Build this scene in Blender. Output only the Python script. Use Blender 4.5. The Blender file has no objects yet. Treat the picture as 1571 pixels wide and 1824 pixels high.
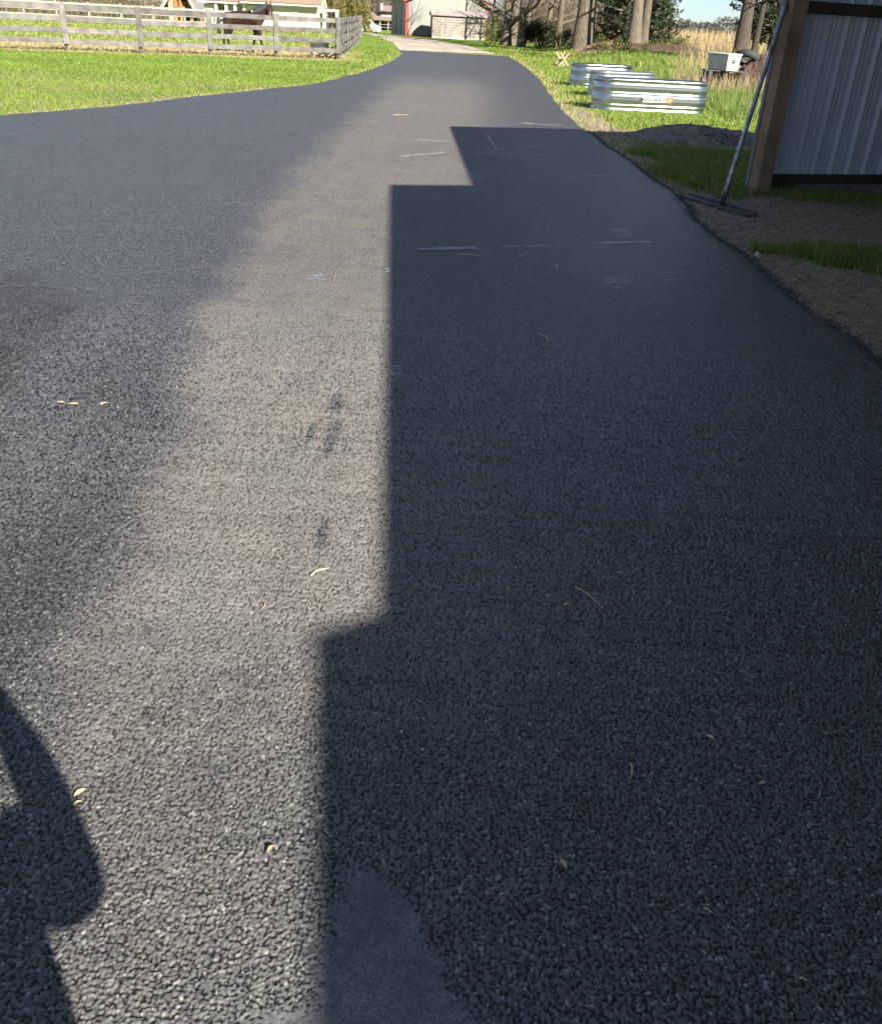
import bpy, bmesh, math, random
import numpy as np
from mathutils import Vector, Matrix, Euler
random.seed(7); RNG = np.random.default_rng(7)
S = bpy.context.scene
C = S.collection
R = math.radians

# ------------------------------------------------------------------ camera
F, CX, CY, ROLL, PITCH, CAMH = 1620., 785.5, 912., .056, math.atan(882/1620.), 1.5
_c, _s = math.cos(ROLL), math.sin(ROLL)
R0 = Vector((1, 0, 0)); D0 = Vector((0, -math.sin(PITCH), -math.cos(PITCH))); FW = Vector((0, math.cos(PITCH), -math.sin(PITCH)))
cam_x = R0*_c - D0*_s; cam_y = -(R0*_s + D0*_c); cam_z = -FW
cd = bpy.data.cameras.new('camera'); cam = bpy.data.objects.new('camera', cd); C.objects.link(cam)
cam.matrix_world = Matrix(((cam_x.x, cam_y.x, cam_z.x, 0), (cam_x.y, cam_y.y, cam_z.y, 0), (cam_x.z, cam_y.z, cam_z.z, CAMH), (0, 0, 0, 1)))
cd.sensor_fit = 'VERTICAL'; cd.sensor_height = 24; cd.lens = 24*F/1824; cd.clip_start = .03; cd.clip_end = 4000
S.camera = cam

# ------------------------------------------------------------------ sky, sun, exposure
SUN_EL, SUN_AZ = R(33), R(34)          # shadows run forward, 34 degrees to the left
SH = (-math.sin(SUN_AZ)/math.tan(SUN_EL), math.cos(SUN_AZ)/math.tan(SUN_EL))   # shadow shift per metre of height
W = bpy.data.worlds.new('World'); S.world = W; W.use_nodes = True
nt = W.node_tree; nt.nodes.clear()
sky = nt.nodes.new('ShaderNodeTexSky'); sky.sky_type = 'NISHITA'; sky.sun_disc = False
sky.sun_elevation = SUN_EL; sky.sun_rotation = math.pi - SUN_AZ; sky.air_density = .8; sky.dust_density = .15; sky.ozone_density = 2.2
tc = nt.nodes.new('ShaderNodeTexCoord'); mp = nt.nodes.new('ShaderNodeMapping'); mp.inputs['Scale'].default_value = (1, 1, 3.2)
nz = nt.nodes.new('ShaderNodeTexNoise'); nz.inputs['Scale'].default_value = 11; nz.inputs['Detail'].default_value = 6; nz.inputs['Roughness'].default_value = .55
rp = nt.nodes.new('ShaderNodeValToRGB'); rp.color_ramp.elements[0].position = .48; rp.color_ramp.elements[1].position = .66
mx = nt.nodes.new('ShaderNodeMix'); mx.data_type = 'RGBA'; mx.inputs[7].default_value = (6.6, 6.7, 6.9, 1)
ml = nt.nodes.new('ShaderNodeMath'); ml.operation = 'MULTIPLY'; ml.inputs[1].default_value = .75
bg = nt.nodes.new('ShaderNodeBackground'); bg.inputs['Strength'].default_value = .052
wo = nt.nodes.new('ShaderNodeOutputWorld')
L = nt.links.new
L(tc.outputs['Generated'], mp.inputs[0]); L(mp.outputs[0], nz.inputs['Vector']); L(nz.outputs['Fac'], rp.inputs[0]); L(rp.outputs[0], ml.inputs[0])
L(ml.outputs[0], mx.inputs[0]); tn = nt.nodes.new('ShaderNodeMix'); tn.data_type = 'RGBA'; tn.blend_type = 'MULTIPLY'; tn.inputs[0].default_value = 1; tn.inputs[7].default_value = (.655, .755, .88, 1)
L(sky.outputs[0], tn.inputs[6]); L(tn.outputs[2], mx.inputs[6]); L(mx.outputs[2], bg.inputs[0]); L(bg.outputs[0], wo.inputs[0])
sl = bpy.data.lights.new('sun', 'SUN'); sl.energy = 5.0; sl.angle = R(.53); sl.color = (1, .93, .82)
sun = bpy.data.objects.new('sun', sl); C.objects.link(sun)
ray_dir = Vector((-math.sin(SUN_AZ)*math.cos(SUN_EL), math.cos(SUN_AZ)*math.cos(SUN_EL), -math.sin(SUN_EL)))
sun.rotation_euler = ray_dir.to_track_quat('-Z', 'Y').to_euler(); sun.location = (20, -30, 40)
S.view_settings.view_transform = 'Standard'; S.view_settings.look = 'None'; S.view_settings.gamma = 1
S.view_settings.exposure = 1.6
S.render.resolution_x = 881; S.render.resolution_y = 1024

# ------------------------------------------------------------------ measuring helpers: photo point -> place
def ss(a, b, x):
    t = np.clip((np.asarray(x, float)-a)/(b-a), 0, 1); return t*t*(3-2*t)
def th(x, y):                            # height of the ground sheet
    x = np.asarray(x, float); y = np.asarray(y, float)
    rise = .42*ss(22, 42, y)*ss(3.5, 8, x)*(1-ss(150, 400, y))
    dip = (1.0*ss(88, 110, y)+.8*ss(110, 220, y))*ss(8, -4, x)
    und = .012*np.sin(x*1.7+1)*np.sin(y*1.3)*ss(2.6, 4, np.abs(x+.2))
    return -.035+rise-dip+und
def pray(px, py):
    u, v = px-CX, py-CY; a = (u*_c+v*_s)/F; b = (v*_c-u*_s)/F
    return R0*a + FW + D0*b
def G(px, py, z=0.):
    d = pray(px, py); t = (z-CAMH)/d.z; return Vector((d.x*t, d.y*t, z))
def AT(px, py, Y):
    d = pray(px, py); t = Y/d.y; return Vector((d.x*t, Y, CAMH+d.z*t))
def onto(x, y): return Vector((x, y, float(th(x, y))))

# ------------------------------------------------------------------ objects
def tag(o, label=None, cat=None, group=None, kind=None):
    if label: o['label'] = label
    if cat: o['category'] = cat
    if group: o['group'] = group
    if kind: o['kind'] = kind
    return o
def thing(name, loc, label, cat, group=None, rz=0):
    o = bpy.data.objects.new(name, None); C.objects.link(o); o.location = loc; o.rotation_euler = (0, 0, rz); o.empty_display_size = .1
    return tag(o, label, cat, group)
def wm(o):
    m = Matrix.LocRotScale(o.location, o.rotation_euler, o.scale)
    return (wm(o.parent) @ m) if o.parent else m
def link(name, me, mat=None, parent=None, M=None):
    o = bpy.data.objects.new(name, me); C.objects.link(o)
    if mat is not None and len(me.materials) == 0: me.materials.append(mat)
    if parent: o.parent = parent
    if M is not None:
        Lm = (wm(parent).inverted() @ M) if parent else M
        l, r, s = Lm.decompose(); o.location = l; o.rotation_euler = r.to_euler(); o.scale = s
    return o
def copy_tree(o, parent=None):
    c = o.copy(); C.objects.link(c); c.parent = parent
    for ch in list(o.children): copy_tree(ch, c)
    return c
class MB:
    def __init__(s): s.v = []; s.f = []
    def add(s, vs, fs):
        n = len(s.v); s.v += [tuple(p) for p in vs]; s.f += [tuple(i+n for i in f) for f in fs]; return s
    def box(s, c, d, M=None):
        c = Vector(c); h = Vector(d)/2
        vs = [Vector((x, y, z)) for x in (-1, 1) for y in (-1, 1) for z in (-1, 1)]
        vs = [Vector((p.x*h.x, p.y*h.y, p.z*h.z)) for p in vs]
        if M is not None: vs = [M @ p for p in vs]
        return s.add([p+c for p in vs], [(0, 1, 3, 2), (4, 6, 7, 5), (0, 4, 5, 1), (2, 3, 7, 6), (0, 2, 6, 4), (1, 5, 7, 3)])
    def bevbox(s, c, d, b=.01):              # box with chamfered vertical and horizontal edges
        bm = bmesh.new(); bmesh.ops.create_cube(bm, size=1)
        for p in bm.verts: p.co = Vector((p.co.x*d[0], p.co.y*d[1], p.co.z*d[2]))+Vector(c)
        bmesh.ops.bevel(bm, geom=bm.edges[:], offset=b, segments=1, affect='EDGES')
        bm.verts.index_update(); s.add([p.co.copy() for p in bm.verts], [[q.index for q in f.verts] for f in bm.faces]); bm.free(); return s
    def beam(s, p0, p1, w, h):
        p0, p1 = Vector(p0), Vector(p1); x = (p1-p0); l = x.length; x.normalize()
        up = Vector((0, 0, 1)) if abs(x.z) < .95 else Vector((0, 1, 0))
        y = up.cross(x).normalized(); z = x.cross(y)
        return s.box((p0+p1)/2, (l, w, h), Matrix((x, y, z)).transposed())
    def tube(s, pts, rad, n=8, caps=True):
        pts = [Vector(p) for p in pts]; k = len(pts); rings = []
        if not hasattr(rad, '__len__'): rad = [rad]*k
        prev = None
        for i, p in enumerate(pts):
            t = (pts[min(i+1, k-1)]-pts[max(i-1, 0)]).normalized()
            a = prev if prev else (Vector((0, 0, 1)) if abs(t.z) < .9 else Vector((1, 0, 0)))
            x = (a-t*a.dot(t)).normalized(); y = t.cross(x); prev = x
            rings.append([p+(x*math.cos(2*math.pi*j/n)+y*math.sin(2*math.pi*j/n))*rad[i] for j in range(n)])
        vs = [q for r in rings for q in r]; fs = []
        for i in range(k-1):
            for j in range(n): fs.append((i*n+j, i*n+(j+1) % n, (i+1)*n+(j+1) % n, (i+1)*n+j))
        if caps: fs += [tuple(range(n-1, -1, -1)), tuple((k-1)*n+j for j in range(n))]
        return s.add(vs, fs)
    def prism(s, poly, z0, z1):              # ground polygon extruded up
        n = len(poly)
        vs = [(p[0], p[1], z0) for p in poly]+[(p[0], p[1], z1) for p in poly]
        return s.add(vs, [tuple(range(n-1, -1, -1)), tuple(range(n, 2*n))]+[(i, (i+1) % n, n+(i+1) % n, n+i) for i in range(n)])
    def mesh(s, name, smooth=False):
        me = bpy.data.meshes.new(name); me.from_pydata(s.v, [], s.f)
        if smooth: me.polygons.foreach_set('use_smooth', [True]*len(me.polygons))
        me.update(); return me
    def build(s, name, mat, parent=None, M=None, smooth=False):
        return link(name, s.mesh(name, smooth), mat, parent, M)
def np_mesh(name, v, f, attrs=None, smooth=False):
    v = np.asarray(v, np.float32).reshape(-1, 3); f = np.asarray(f, np.int32); k = f.shape[1]
    me = bpy.data.meshes.new(name); me.vertices.add(len(v)); me.vertices.foreach_set('co', v.ravel())
    me.loops.add(f.size); me.loops.foreach_set('vertex_index', f.ravel())
    me.polygons.add(len(f)); me.polygons.foreach_set('loop_start', np.arange(0, f.size, k, dtype=np.int32))
    me.polygons.foreach_set('loop_total', np.full(len(f), k, np.int32))
    if smooth: me.polygons.foreach_set('use_smooth', np.ones(len(f), bool))
    for n, a in (attrs or {}).items():
        at = me.attributes.new(n, 'FLOAT', 'POINT'); at.data.foreach_set('value', np.asarray(a, np.float32))
    me.update(calc_edges=True); me.validate(); return me
_pc = {}
def plank(name, p0, p1, w, t, mat, parent=None, up=(0, 0, 1), bev=.004, roll=0):
    """sawn board from p0 to p1, w along 'up', t thick"""
    p0, p1 = Vector(p0), Vector(p1); x = p1-p0; l = x.length; x.normalize(); up = Vector(up)
    if abs(x.dot(up)) > .95: up = Vector((1, 0, 0))
    y = up.cross(x).normalized(); z = x.cross(y)
    M = Matrix((x, y, z)).transposed().to_4x4() @ Matrix.Rotation(roll, 4, 'X'); M.translation = (p0+p1)/2
    k = (round(l, 2), w, t, bev, mat.name)
    if k not in _pc: _pc[k] = MB().bevbox((0, 0, 0), (round(l, 2), t, w), bev).mesh(name); _pc[k].materials.append(mat)
    return link(name, _pc[k], None, parent, M)

# ------------------------------------------------------------------ materials
def newmat(name):
    m = bpy.data.materials.new(name); m.use_nodes = True; t = m.node_tree; b = t.nodes['Principled BSDF']; return m, t, b
class NT:
    def __init__(s, t): s.t = t
    def n(s, typ, **kw):
        o = s.t.nodes.new(typ)
        for k, v in kw.items():
            if hasattr(o, k) and k not in o.inputs: setattr(o, k, v)
            else: o.inputs[k].default_value = v
        return o
    def l(s, a, b): s.t.links.new(a, b)
    def math(s, op, a, b=None, clamp=False):
        o = s.t.nodes.new('ShaderNodeMath'); o.operation = op; o.use_clamp = clamp
        for i, q in enumerate((a, b)):
            if q is None: continue
            if isinstance(q, (int, float)): o.inputs[i].default_value = q
            else: s.l(q, o.inputs[i])
        return o.outputs[0]
    def mix(s, f, a, b, blend='MIX'):
        o = s.t.nodes.new('ShaderNodeMix'); o.data_type = 'RGBA'; o.blend_type = blend
        for i, q in ((0, f), (6, a), (7, b)):
            if isinstance(q, (int, float)): o.inputs[i].default_value = q
            elif isinstance(q, tuple): o.inputs[i].default_value = (*q, 1) if len(q) == 3 else q
            else: s.l(q, o.inputs[i])
        return o.outputs[2]
    def noise(s, vec, scale, detail=4, rough=.55, out='Fac'):
        o = s.t.nodes.new('ShaderNodeTexNoise'); o.inputs['Scale'].default_value = scale; o.inputs['Detail'].default_value = detail; o.inputs['Roughness'].default_value = rough
        if vec is not None: s.l(vec, o.inputs['Vector'])
        return o.outputs[out]
    def ramp(s, f, a, b, ca=(0, 0, 0), cb=(1, 1, 1)):
        o = s.t.nodes.new('ShaderNodeValToRGB'); e = o.color_ramp.elements
        e[0].position = a; e[1].position = b; e[0].color = (*ca, 1); e[1].color = (*cb, 1); s.l(f, o.inputs[0]); return o.outputs[0]
    def map(s, vec, scale):
        o = s.t.nodes.new('ShaderNodeMapping'); o.inputs['Scale'].default_value = scale; s.l(vec, o.inputs[0]); return o.outputs[0]
    def attr(s, name): o = s.t.nodes.new('ShaderNodeAttribute'); o.attribute_name = name; return o.outputs['Fac']
    def coord(s, k='Object'): return s.t.nodes.new('ShaderNodeTexCoord').outputs[k]
    def bump(s, h, strength, dist, b):
        o = s.t.nodes.new('ShaderNodeBump'); o.inputs['Distance'].default_value = dist
        if isinstance(strength, (int, float)): o.inputs['Strength'].default_value = strength
        else: s.l(strength, o.inputs['Strength'])
        s.l(h, o.inputs['Height']); s.l(o.outputs[0], b.inputs['Normal'])
def simple(name, col, rough=.7, col2=None, scale=6, stretch=(1, 1, 1), metal=0, bump=0, bscale=30, bdist=.01, rnd=.12, spec=.5, lo=.35, hi=.65):
    m, t, b = newmat(name); q = NT(t); co = q.map(q.coord(), stretch)
    oi = t.nodes.new('ShaderNodeObjectInfo')
    f = q.ramp(q.noise(co, scale, 5, .6), lo, hi)
    c = q.mix(f, col, col2 or tuple(x*.75 for x in col))
    if rnd: 
        v = q.math('ADD', q.math('MULTIPLY', oi.outputs['Random'], 2*rnd), 1-rnd)
        h = t.nodes.new('ShaderNodeHueSaturation'); q.l(v, h.inputs['Value']); q.l(c, h.inputs['Color']); c = h.outputs[0]
    q.l(c, b.inputs['Base Color']); b.inputs['Roughness'].default_value = rough; b.inputs['Metallic'].default_value = metal; b.inputs['Specular IOR Level'].default_value = spec
    if bump: q.bump(q.noise(co, bscale, 4, .6), bump, bdist, b)
    return m
def wood(name, col, col2, rough=.85, knots=False, gs=1.0):
    m, t, b = newmat(name); q = NT(t); co = q.coord(); oi = t.nodes.new('ShaderNodeObjectInfo')
    va = t.nodes.new('ShaderNodeVectorMath'); va.operation = 'ADD'; q.l(co, va.inputs[0]); 
    cx = t.nodes.new('ShaderNodeCombineXYZ'); q.l(q.math('MULTIPLY', oi.outputs['Random'], 40), cx.inputs[0]); q.l(cx.outputs[0], va.inputs[1])
    st = q.map(va.outputs[0], (.6*gs, 14*gs, 14*gs))
    g = q.noise(st, 6, 6, .65); big = q.noise(va.outputs[0], 3*gs, 3, .5)
    c = q.mix(q.ramp(g, .3, .7), col, col2); c = q.mix(q.math('MULTIPLY', q.ramp(big, .42, .66), .7), c, tuple(x*.62 for x in col2))
    if knots:
        vo = t.nodes.new('ShaderNodeTexVoronoi'); vo.inputs['Scale'].default_value = 5.0; q.l(q.map(va.outputs[0], (1, 2.0, 2.0)), vo.inputs['Vector'])
        c = q.mix(q.math('MULTIPLY', q.ramp(vo.outputs['Distance'], .05, .12, (1, 1, 1), (0, 0, 0)), .8), c, (.07, .035, .015))
    h = t.nodes.new('ShaderNodeHueSaturation'); q.l(q.math('ADD', q.math('MULTIPLY', oi.outputs['Random'], .5), .75), h.inputs['Value']); q.l(c, h.inputs['Color'])
    q.l(h.outputs[0], b.inputs['Base Color']); b.inputs['Roughness'].default_value = rough; b.inputs['Specular IOR Level'].default_value = .25
    q.bump(g, .5, .004, b); return m
M = {}
M['fence'] = wood('weathered_fence_board', (.205, .192, .175), (.11, .102, .095), gs=1)
M['fence_dark'] = wood('dark_fence_post', (.12, .10, .08), (.07, .06, .05))
M['far_fence'] = simple('pale_fence_paint', (.33, .31, .28), .8, (.24, .22, .20), 3)
M['post'] = wood('barn_post_timber', (.36, .26, .17), (.20, .13, .082), knots=True, gs=.8)
M['girt'] = wood('old_brown_girt', (.085, .062, .045), (.045, .033, .025))
M['lumber'] = wood('pale_lumber', (.42, .33, .22), (.28, .21, .13))
M['barn_metal'] = simple('grey_painted_steel', (.46, .51, .56), .26, (.40, .445, .49), 2.2, (1, 1, .3), metal=.0, bump=.05, bscale=8, rnd=.04)
M['roof_metal'] = simple('pale_bounce_roofing', (.62, .64, .65), .5, (.54, .56, .57), 3, rnd=0)  # kept pale so the unseen underside bounces light onto wall and dirt
M['galv'] = simple('galvanised_steel', (.47, .515, .52), .26, (.37, .41, .42), 26, metal=1.0, bump=.05, bscale=5, bdist=.02, rnd=.03)
M['galv_dull'] = simple('dull_galvanised_steel', (.46, .50, .50), .34, (.33, .37, .37), 18, metal=.9, bump=.06, bscale=6, rnd=.03)
M['white'] = simple('white_paint', (.78, .77, .73), .6, (.66, .65, .6), 4, rnd=.03)
M['label_white'] = simple('white_sticker', (.50, .52, .50), .45, (.44, .46, .44), 20, rnd=0)
M['ink'] = simple('black_ink', (.02, .02, .022), .5, rnd=0)
M['red'] = simple('red_sticker', (.62, .07, .03), .4, (.55, .06, .03), 10, rnd=0)
M['orange'] = simple('orange_sticker', (.85, .30, .16), .4, (.8, .26, .13), 10, rnd=0)
M['black'] = simple('black_rubber', (.022, .022, .023), .75, (.04, .038, .036), 8, bump=.3, bscale=40)
M['alu'] = simple('scuffed_aluminium', (.50, .53, .56), .42, (.20, .20, .21), 9, (1, 1, 1), metal=.75, bump=.2, bscale=40, lo=.4, hi=.62)
M['tar'] = simple('tar_coated_steel', (.030, .032, .038), .5, (.055, .056, .06), 14, bump=.4, bscale=50)
M['box'] = simple('chalky_white_plastic', (.52, .52, .48), .55, (.40, .40, .36), 5, rnd=0)
M['bark'] = simple('grey_bark', (.20, .165, .115), .95, (.055, .043, .032), 4, (6, 6, .7), bump=.9, bscale=7, bdist=.06, rnd=.15)
M['bark_dark'] = simple('dark_bark', (.085, .068, .05), .95, (.045, .036, .028), 5, (5, 5, .8), bump=.9, bscale=7, bdist=.06)
M['twig'] = simple('bare_twigs', (.20, .145, .10), .95, (.12, .085, .06), 2, rnd=.2)
M['cream'] = simple('cream_siding', (.62, .57, .42), .7, (.56, .51, .37), 2, rnd=0)
M['pane'] = simple('dark_window_glass', (.03, .034, .04), .08, (.05, .055, .06), 3, rnd=0)
M['brown_roof'] = simple('brown_shingle', (.26, .185, .135), .9, (.17, .12, .09), 5, (1, 4, 4), bump=.5, bscale=12)
M['grey_roof'] = simple('grey_shingle', (.20, .19, .185), .9, (.14, .135, .13), 5, (1, 4, 4))
M['tan_roof'] = simple('faded_brown_roof', (.20, .15, .125), .9, (.15, .115, .10), 4, (1, 4, 4))
M['log'] = wood('orange_log', (.42, .20, .075), (.28, .125, .045))
M['slate'] = simple('dark_grey_siding', (.085, .08, .085), .75, (.06, .058, .06), 3, (1, 1, 8), rnd=.05)
M['green_siding'] = simple('grey_green_siding', (.10, .115, .10), .75, (.08, .09, .08), 3, (1, 1, 8), rnd=0)
M['garage'] = simple('pale_grey_green_steel', (.25, .25, .215), .55, (.215, .215, .185), 1.5, (1, 1, .3), rnd=.03)
M['garage_side'] = simple('grey_steel_side', (.17, .165, .165), .55, (.14, .137, .14), 2, rnd=.03)
M['redtrim'] = simple('red_trim', (.42, .045, .04), .5, (.36, .04, .035), 4, rnd=0)
M['shed'] = simple('pinkish_tan_siding', (.31, .27, .235), .7, (.265, .23, .20), 2.5, (1, 1, 5), rnd=0)
M['shed_roof'] = simple('pale_shed_roof', (.36, .30, .28), .8, (.29, .245, .23), 4, rnd=0)
M['horse_black'] = simple('black_mane', (.016, .014, .016), .6, (.03, .028, .03), 12, rnd=0, spec=.7)
M['jacket'] = simple('navy_jacket', (.04, .05, .09), .85, rnd=0)
M['phone'] = simple('phone_glass', (.02, .02, .022), .15, rnd=0)
M['mulch_red'] = simple('red_brown_mulch', (.23, .135, .085), .95, (.12, .068, .042), 7, bump=1, bscale=14, bdist=.06)
M['mulch_dark'] = simple('dark_brown_mulch', (.085, .05, .034), .95, (.045, .027, .02), 7, bump=1, bscale=14, bdist=.06)
M['straw'] = simple('straw', (.52, .42, .24), .7, (.42, .32, .17), 20, rnd=.15)
M['tanleaf'] = simple('dry_leaf', (.46, .34, .18), .7, (.36, .25, .12), 60, rnd=.2)
M['pebble'] = simple('pale_pebble', (.55, .55, .54), .7, rnd=.1)

def blade_mat(name, a, b_, c):           # a fresh, b_ darker, c dry ; attribute tint 0..1, dry 0..1
    m, t, b = newmat(name); q = NT(t)
    col = q.mix(q.attr('tint'), a, b_); col = q.mix(q.attr('dry'), col, c)
    q.l(col, b.inputs['Base Color']); b.inputs['Roughness'].default_value = .55; b.inputs['Specular IOR Level'].default_value = .35
    tr = t.nodes.new('ShaderNodeBsdfTranslucent'); q.l(col, tr.inputs[0])
    ms = t.nodes.new('ShaderNodeMixShader'); ms.inputs[0].default_value = .28
    q.l(b.outputs[0], ms.inputs[1]); q.l(tr.outputs[0], ms.inputs[2]); q.l(ms.outputs[0], t.nodes['Material Output'].inputs[0]); return m
M['blade'] = blade_mat('grass_blades', (.178, .242, .036), (.106, .175, .024), (.40, .34, .16))
M['dryblade'] = blade_mat('dry_grass_stalks', (.47, .37, .22), (.30, .215, .12), (.12, .16, .035))
M['weed'] = blade_mat('long_grass', (.155, .225, .045), (.09, .155, .025), (.38, .32, .16))
M['leaf_willow'] = blade_mat('young_willow_leaves', (.23, .215, .05), (.15, .14, .035), (.20, .15, .07))
M['leaf_ever'] = blade_mat('cedar_foliage', (.042, .060, .022), (.018, .032, .014), (.10, .095, .03))
M['leaf_bush'] = blade_mat('bush_leaves', (.13, .15, .035), (.07, .085, .022), (.20, .15, .07))
M['leaf_dark'] = blade_mat('dark_bush_leaves', (.03, .045, .018), (.016, .026, .012), (.07, .07, .03))
M['thicket'] = blade_mat('bare_thicket_twigs', (.22, .16, .115), (.12, .085, .062), (.18, .15, .06))
M['farwood'] = blade_mat('distant_trees', (.085, .085, .08), (.055, .06, .055), (.13, .11, .09))

# asphalt
def asphalt_mat():
    m, t, b = newmat('asphalt'); q = NT(t); co = q.coord('Object')
    dust, smo, coarse, band, peb, hgt = [q.attr(k) for k in ('dust', 'smooth', 'coarse', 'band', 'peb', 'hgt')]
    vo = t.nodes.new('ShaderNodeTexVoronoi'); vo.inputs['Scale'].default_value = 125; vo.inputs['Randomness'].default_value = 1; q.l(co, vo.inputs['Vector'])
    sx = t.nodes.new('ShaderNodeSeparateColor'); q.l(vo.outputs['Color'], sx.inputs[0])
    vh = q.math('SUBTRACT', 1.14, q.math('MULTIPLY', vo.outputs['Distance'], 1.05), True)
    mixf = lambda f, a, c: q.math('ADD', q.math('MULTIPLY', f, c), q.math('MULTIPLY', q.math('SUBTRACT', 1, f), a))
    h = mixf(band, vh, hgt); rnd = mixf(band, sx.outputs[0], peb)
    n1 = q.noise(co, .7, 4, .55); n2 = q.noise(co, 5.5, 5, .6); n3 = q.noise(co, 420, 2, .6); n4 = q.noise(co, 48, 3, .75); n5 = q.noise(co, 190, 2, .6)
    stone = q.mix(rnd, (.046, .047, .050), (.120, .120, .120))
    stone = q.mix(q.math('GREATER_THAN', rnd, .90), stone, (.22, .216, .205))
    col = q.mix(q.ramp(h, .38, .82), (.006, .0062, .007), stone)
    # dust tracked over the lane, caught between the stones, thicker in patches
    d = q.math('ADD', dust, q.math('MULTIPLY', q.math('SUBTRACT', n2, .5), .9), True)
    d = q.math('MULTIPLY', q.ramp(d, .2, 1.0), dust)
    dc = q.mix(q.ramp(q.noise(co, 2.3, 4, .6), .42, .70), (.200, .190, .177), (.245, .215, .180))
    grit = q.math('MULTIPLY', q.math('ADD', .30, q.math('MULTIPLY', q.ramp(n5, .38, .62), .55)), q.math('ADD', .12, q.math('MULTIPLY', h, 1.0)))
    col = q.mix(q.math('MULTIPLY', d, grit), col, dc)
    # smooth fine-sealed patch, scuffed pale in places
    sc = q.ramp(q.noise(co, 7, 5, .7), .42, .72)
    fine = q.mix(q.ramp(q.noise(co, 260, 3, .75), .3, .7), (.026, .028, .031), (.14, .147, .155)); fine = q.mix(q.math('MULTIPLY', sc, q.ramp(q.noise(co, 180, 3, .7), .4, .62)), fine, (.27, .28, .292))
    se = q.ramp(q.math('ADD', smo, q.math('MULTIPLY', q.math('SUBTRACT', q.noise(co, 60, 4, .7), .5), .5), True), .3, .7)
    col = q.mix(q.math('MULTIPLY', se, .82), col, fine)
    col = q.mix(q.math('MULTIPLY', coarse, .85), col, q.mix(q.ramp(rnd, .3, .9), (.005, .0048, .0045), (.070, .064, .056)))
    v = q.math('ADD', .52, q.math('MULTIPLY', q.math('ADD', n1, q.math('MULTIPLY', n2, .5)), .30)); v = q.math('ADD', v, q.math('MULTIPLY', q.ramp(n4, .3, .7), .42))
    n6 = q.noise(q.map(co, (.7, 9, 1)), 1.1, 6, .72); n7 = q.noise(q.map(co, (6, .35, 1)), 1.0, 5, .7)
    v = q.math('ADD', v, q.math('MULTIPLY', q.math('ADD', q.math('SUBTRACT', n6, .5), q.math('SUBTRACT', n7, .5)), .42))
    hs = t.nodes.new('ShaderNodeHueSaturation'); q.l(v, hs.inputs['Value']); q.l(col, hs.inputs['Color'])
    q.l(hs.outputs[0], b.inputs['Base Color'])
    q.l(q.math('ADD', .46, q.math('MULTIPLY', d, .3)), b.inputs['Roughness']); b.inputs['Specular IOR Level'].default_value = .5
    bh = q.math('ADD', q.math('MULTIPLY', q.math('MULTIPLY', vh, q.math('SUBTRACT', 1, band)), 1), q.math('MULTIPLY', n3, .22))
    q.bump(q.math('ADD', bh, q.math('MULTIPLY', n4, .5)), .8, .007, b); return m
M['asphalt'] = asphalt_mat()
def chalk_mat(name, col):
    m, t, b = newmat(name); q = NT(t); co = q.coord('Object')
    q.t.nodes['Principled BSDF'].inputs['Base Color'].default_value = (*col, 1); b.inputs['Roughness'].default_value = .95
    a = q.ramp(q.noise(co, 140, 3, .7), .36, .54); a = q.math('MULTIPLY', a, q.ramp(q.noise(co, 9, 3, .6), .2, .55))
    q.l(q.math('MULTIPLY', a, .9), b.inputs['Alpha']); return m
M['chalk_faint'] = chalk_mat('faint_chalk', (.22, .22, .22)); M['chalk'] = chalk_mat('white_chalk', (.62, .62, .60)); M['chalk_blue'] = chalk_mat('blue_chalk', (.34, .44, .58))
def ground_mat():
    m, t, b = newmat('ground_soil_and_turf'); q = NT(t); co = q.coord('Object')
    soil, dry = q.attr('soil'), q.attr('dry')
    n1 = q.noise(co, .9, 5, .6); n2 = q.noise(co, 14, 5, .65); n3 = q.noise(co, 60, 4, .7)
    g = q.mix(q.ramp(n2, .35, .65), (.095, .155, .022), (.155, .215, .034)); g = q.mix(q.math('MULTIPLY', q.ramp(n1, .45, .7), .5), g, (.20, .235, .055))
    s_ = q.mix(q.ramp(n2, .3, .7), (.33, .265, .20), (.18, .14, .105)); s_ = q.mix(q.math('MULTIPLY', q.ramp(n3, .55, .7), .6), s_, (.44, .37, .27))
    d_ = q.mix(q.ramp(n2, .35, .65), (.36, .28, .15), (.26, .20, .10)); d_ = q.mix(q.ramp(n1, .5, .75), d_, (.20, .20, .06))
    e = q.math('ADD', soil, q.math('MULTIPLY', q.math('SUBTRACT', q.noise(co, 4, 5, .65), .5), .9), True)
    f = q.math('ADD', dry, q.math('MULTIPLY', q.math('SUBTRACT', q.noise(co, 1.6, 5, .7), .5), 1.0), True)
    c = q.mix(q.ramp(f, .4, .6), g, d_); c = q.mix(q.ramp(e, .4, .6), c, s_)
    q.l(c, b.inputs['Base Color']); b.inputs['Roughness'].default_value = .95; b.inputs['Specular IOR Level'].default_value = .15
    q.bump(q.math('ADD', n2, q.math('MULTIPLY', n3, .5)), .9, .03, b); return m
M['ground'] = ground_mat()
M['gravel'] = simple('pale_gravel', (.40, .35, .28), .95, (.28, .24, .19), 1.2, (1, .3, 1), bump=.6, bscale=40, rnd=0)
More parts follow.
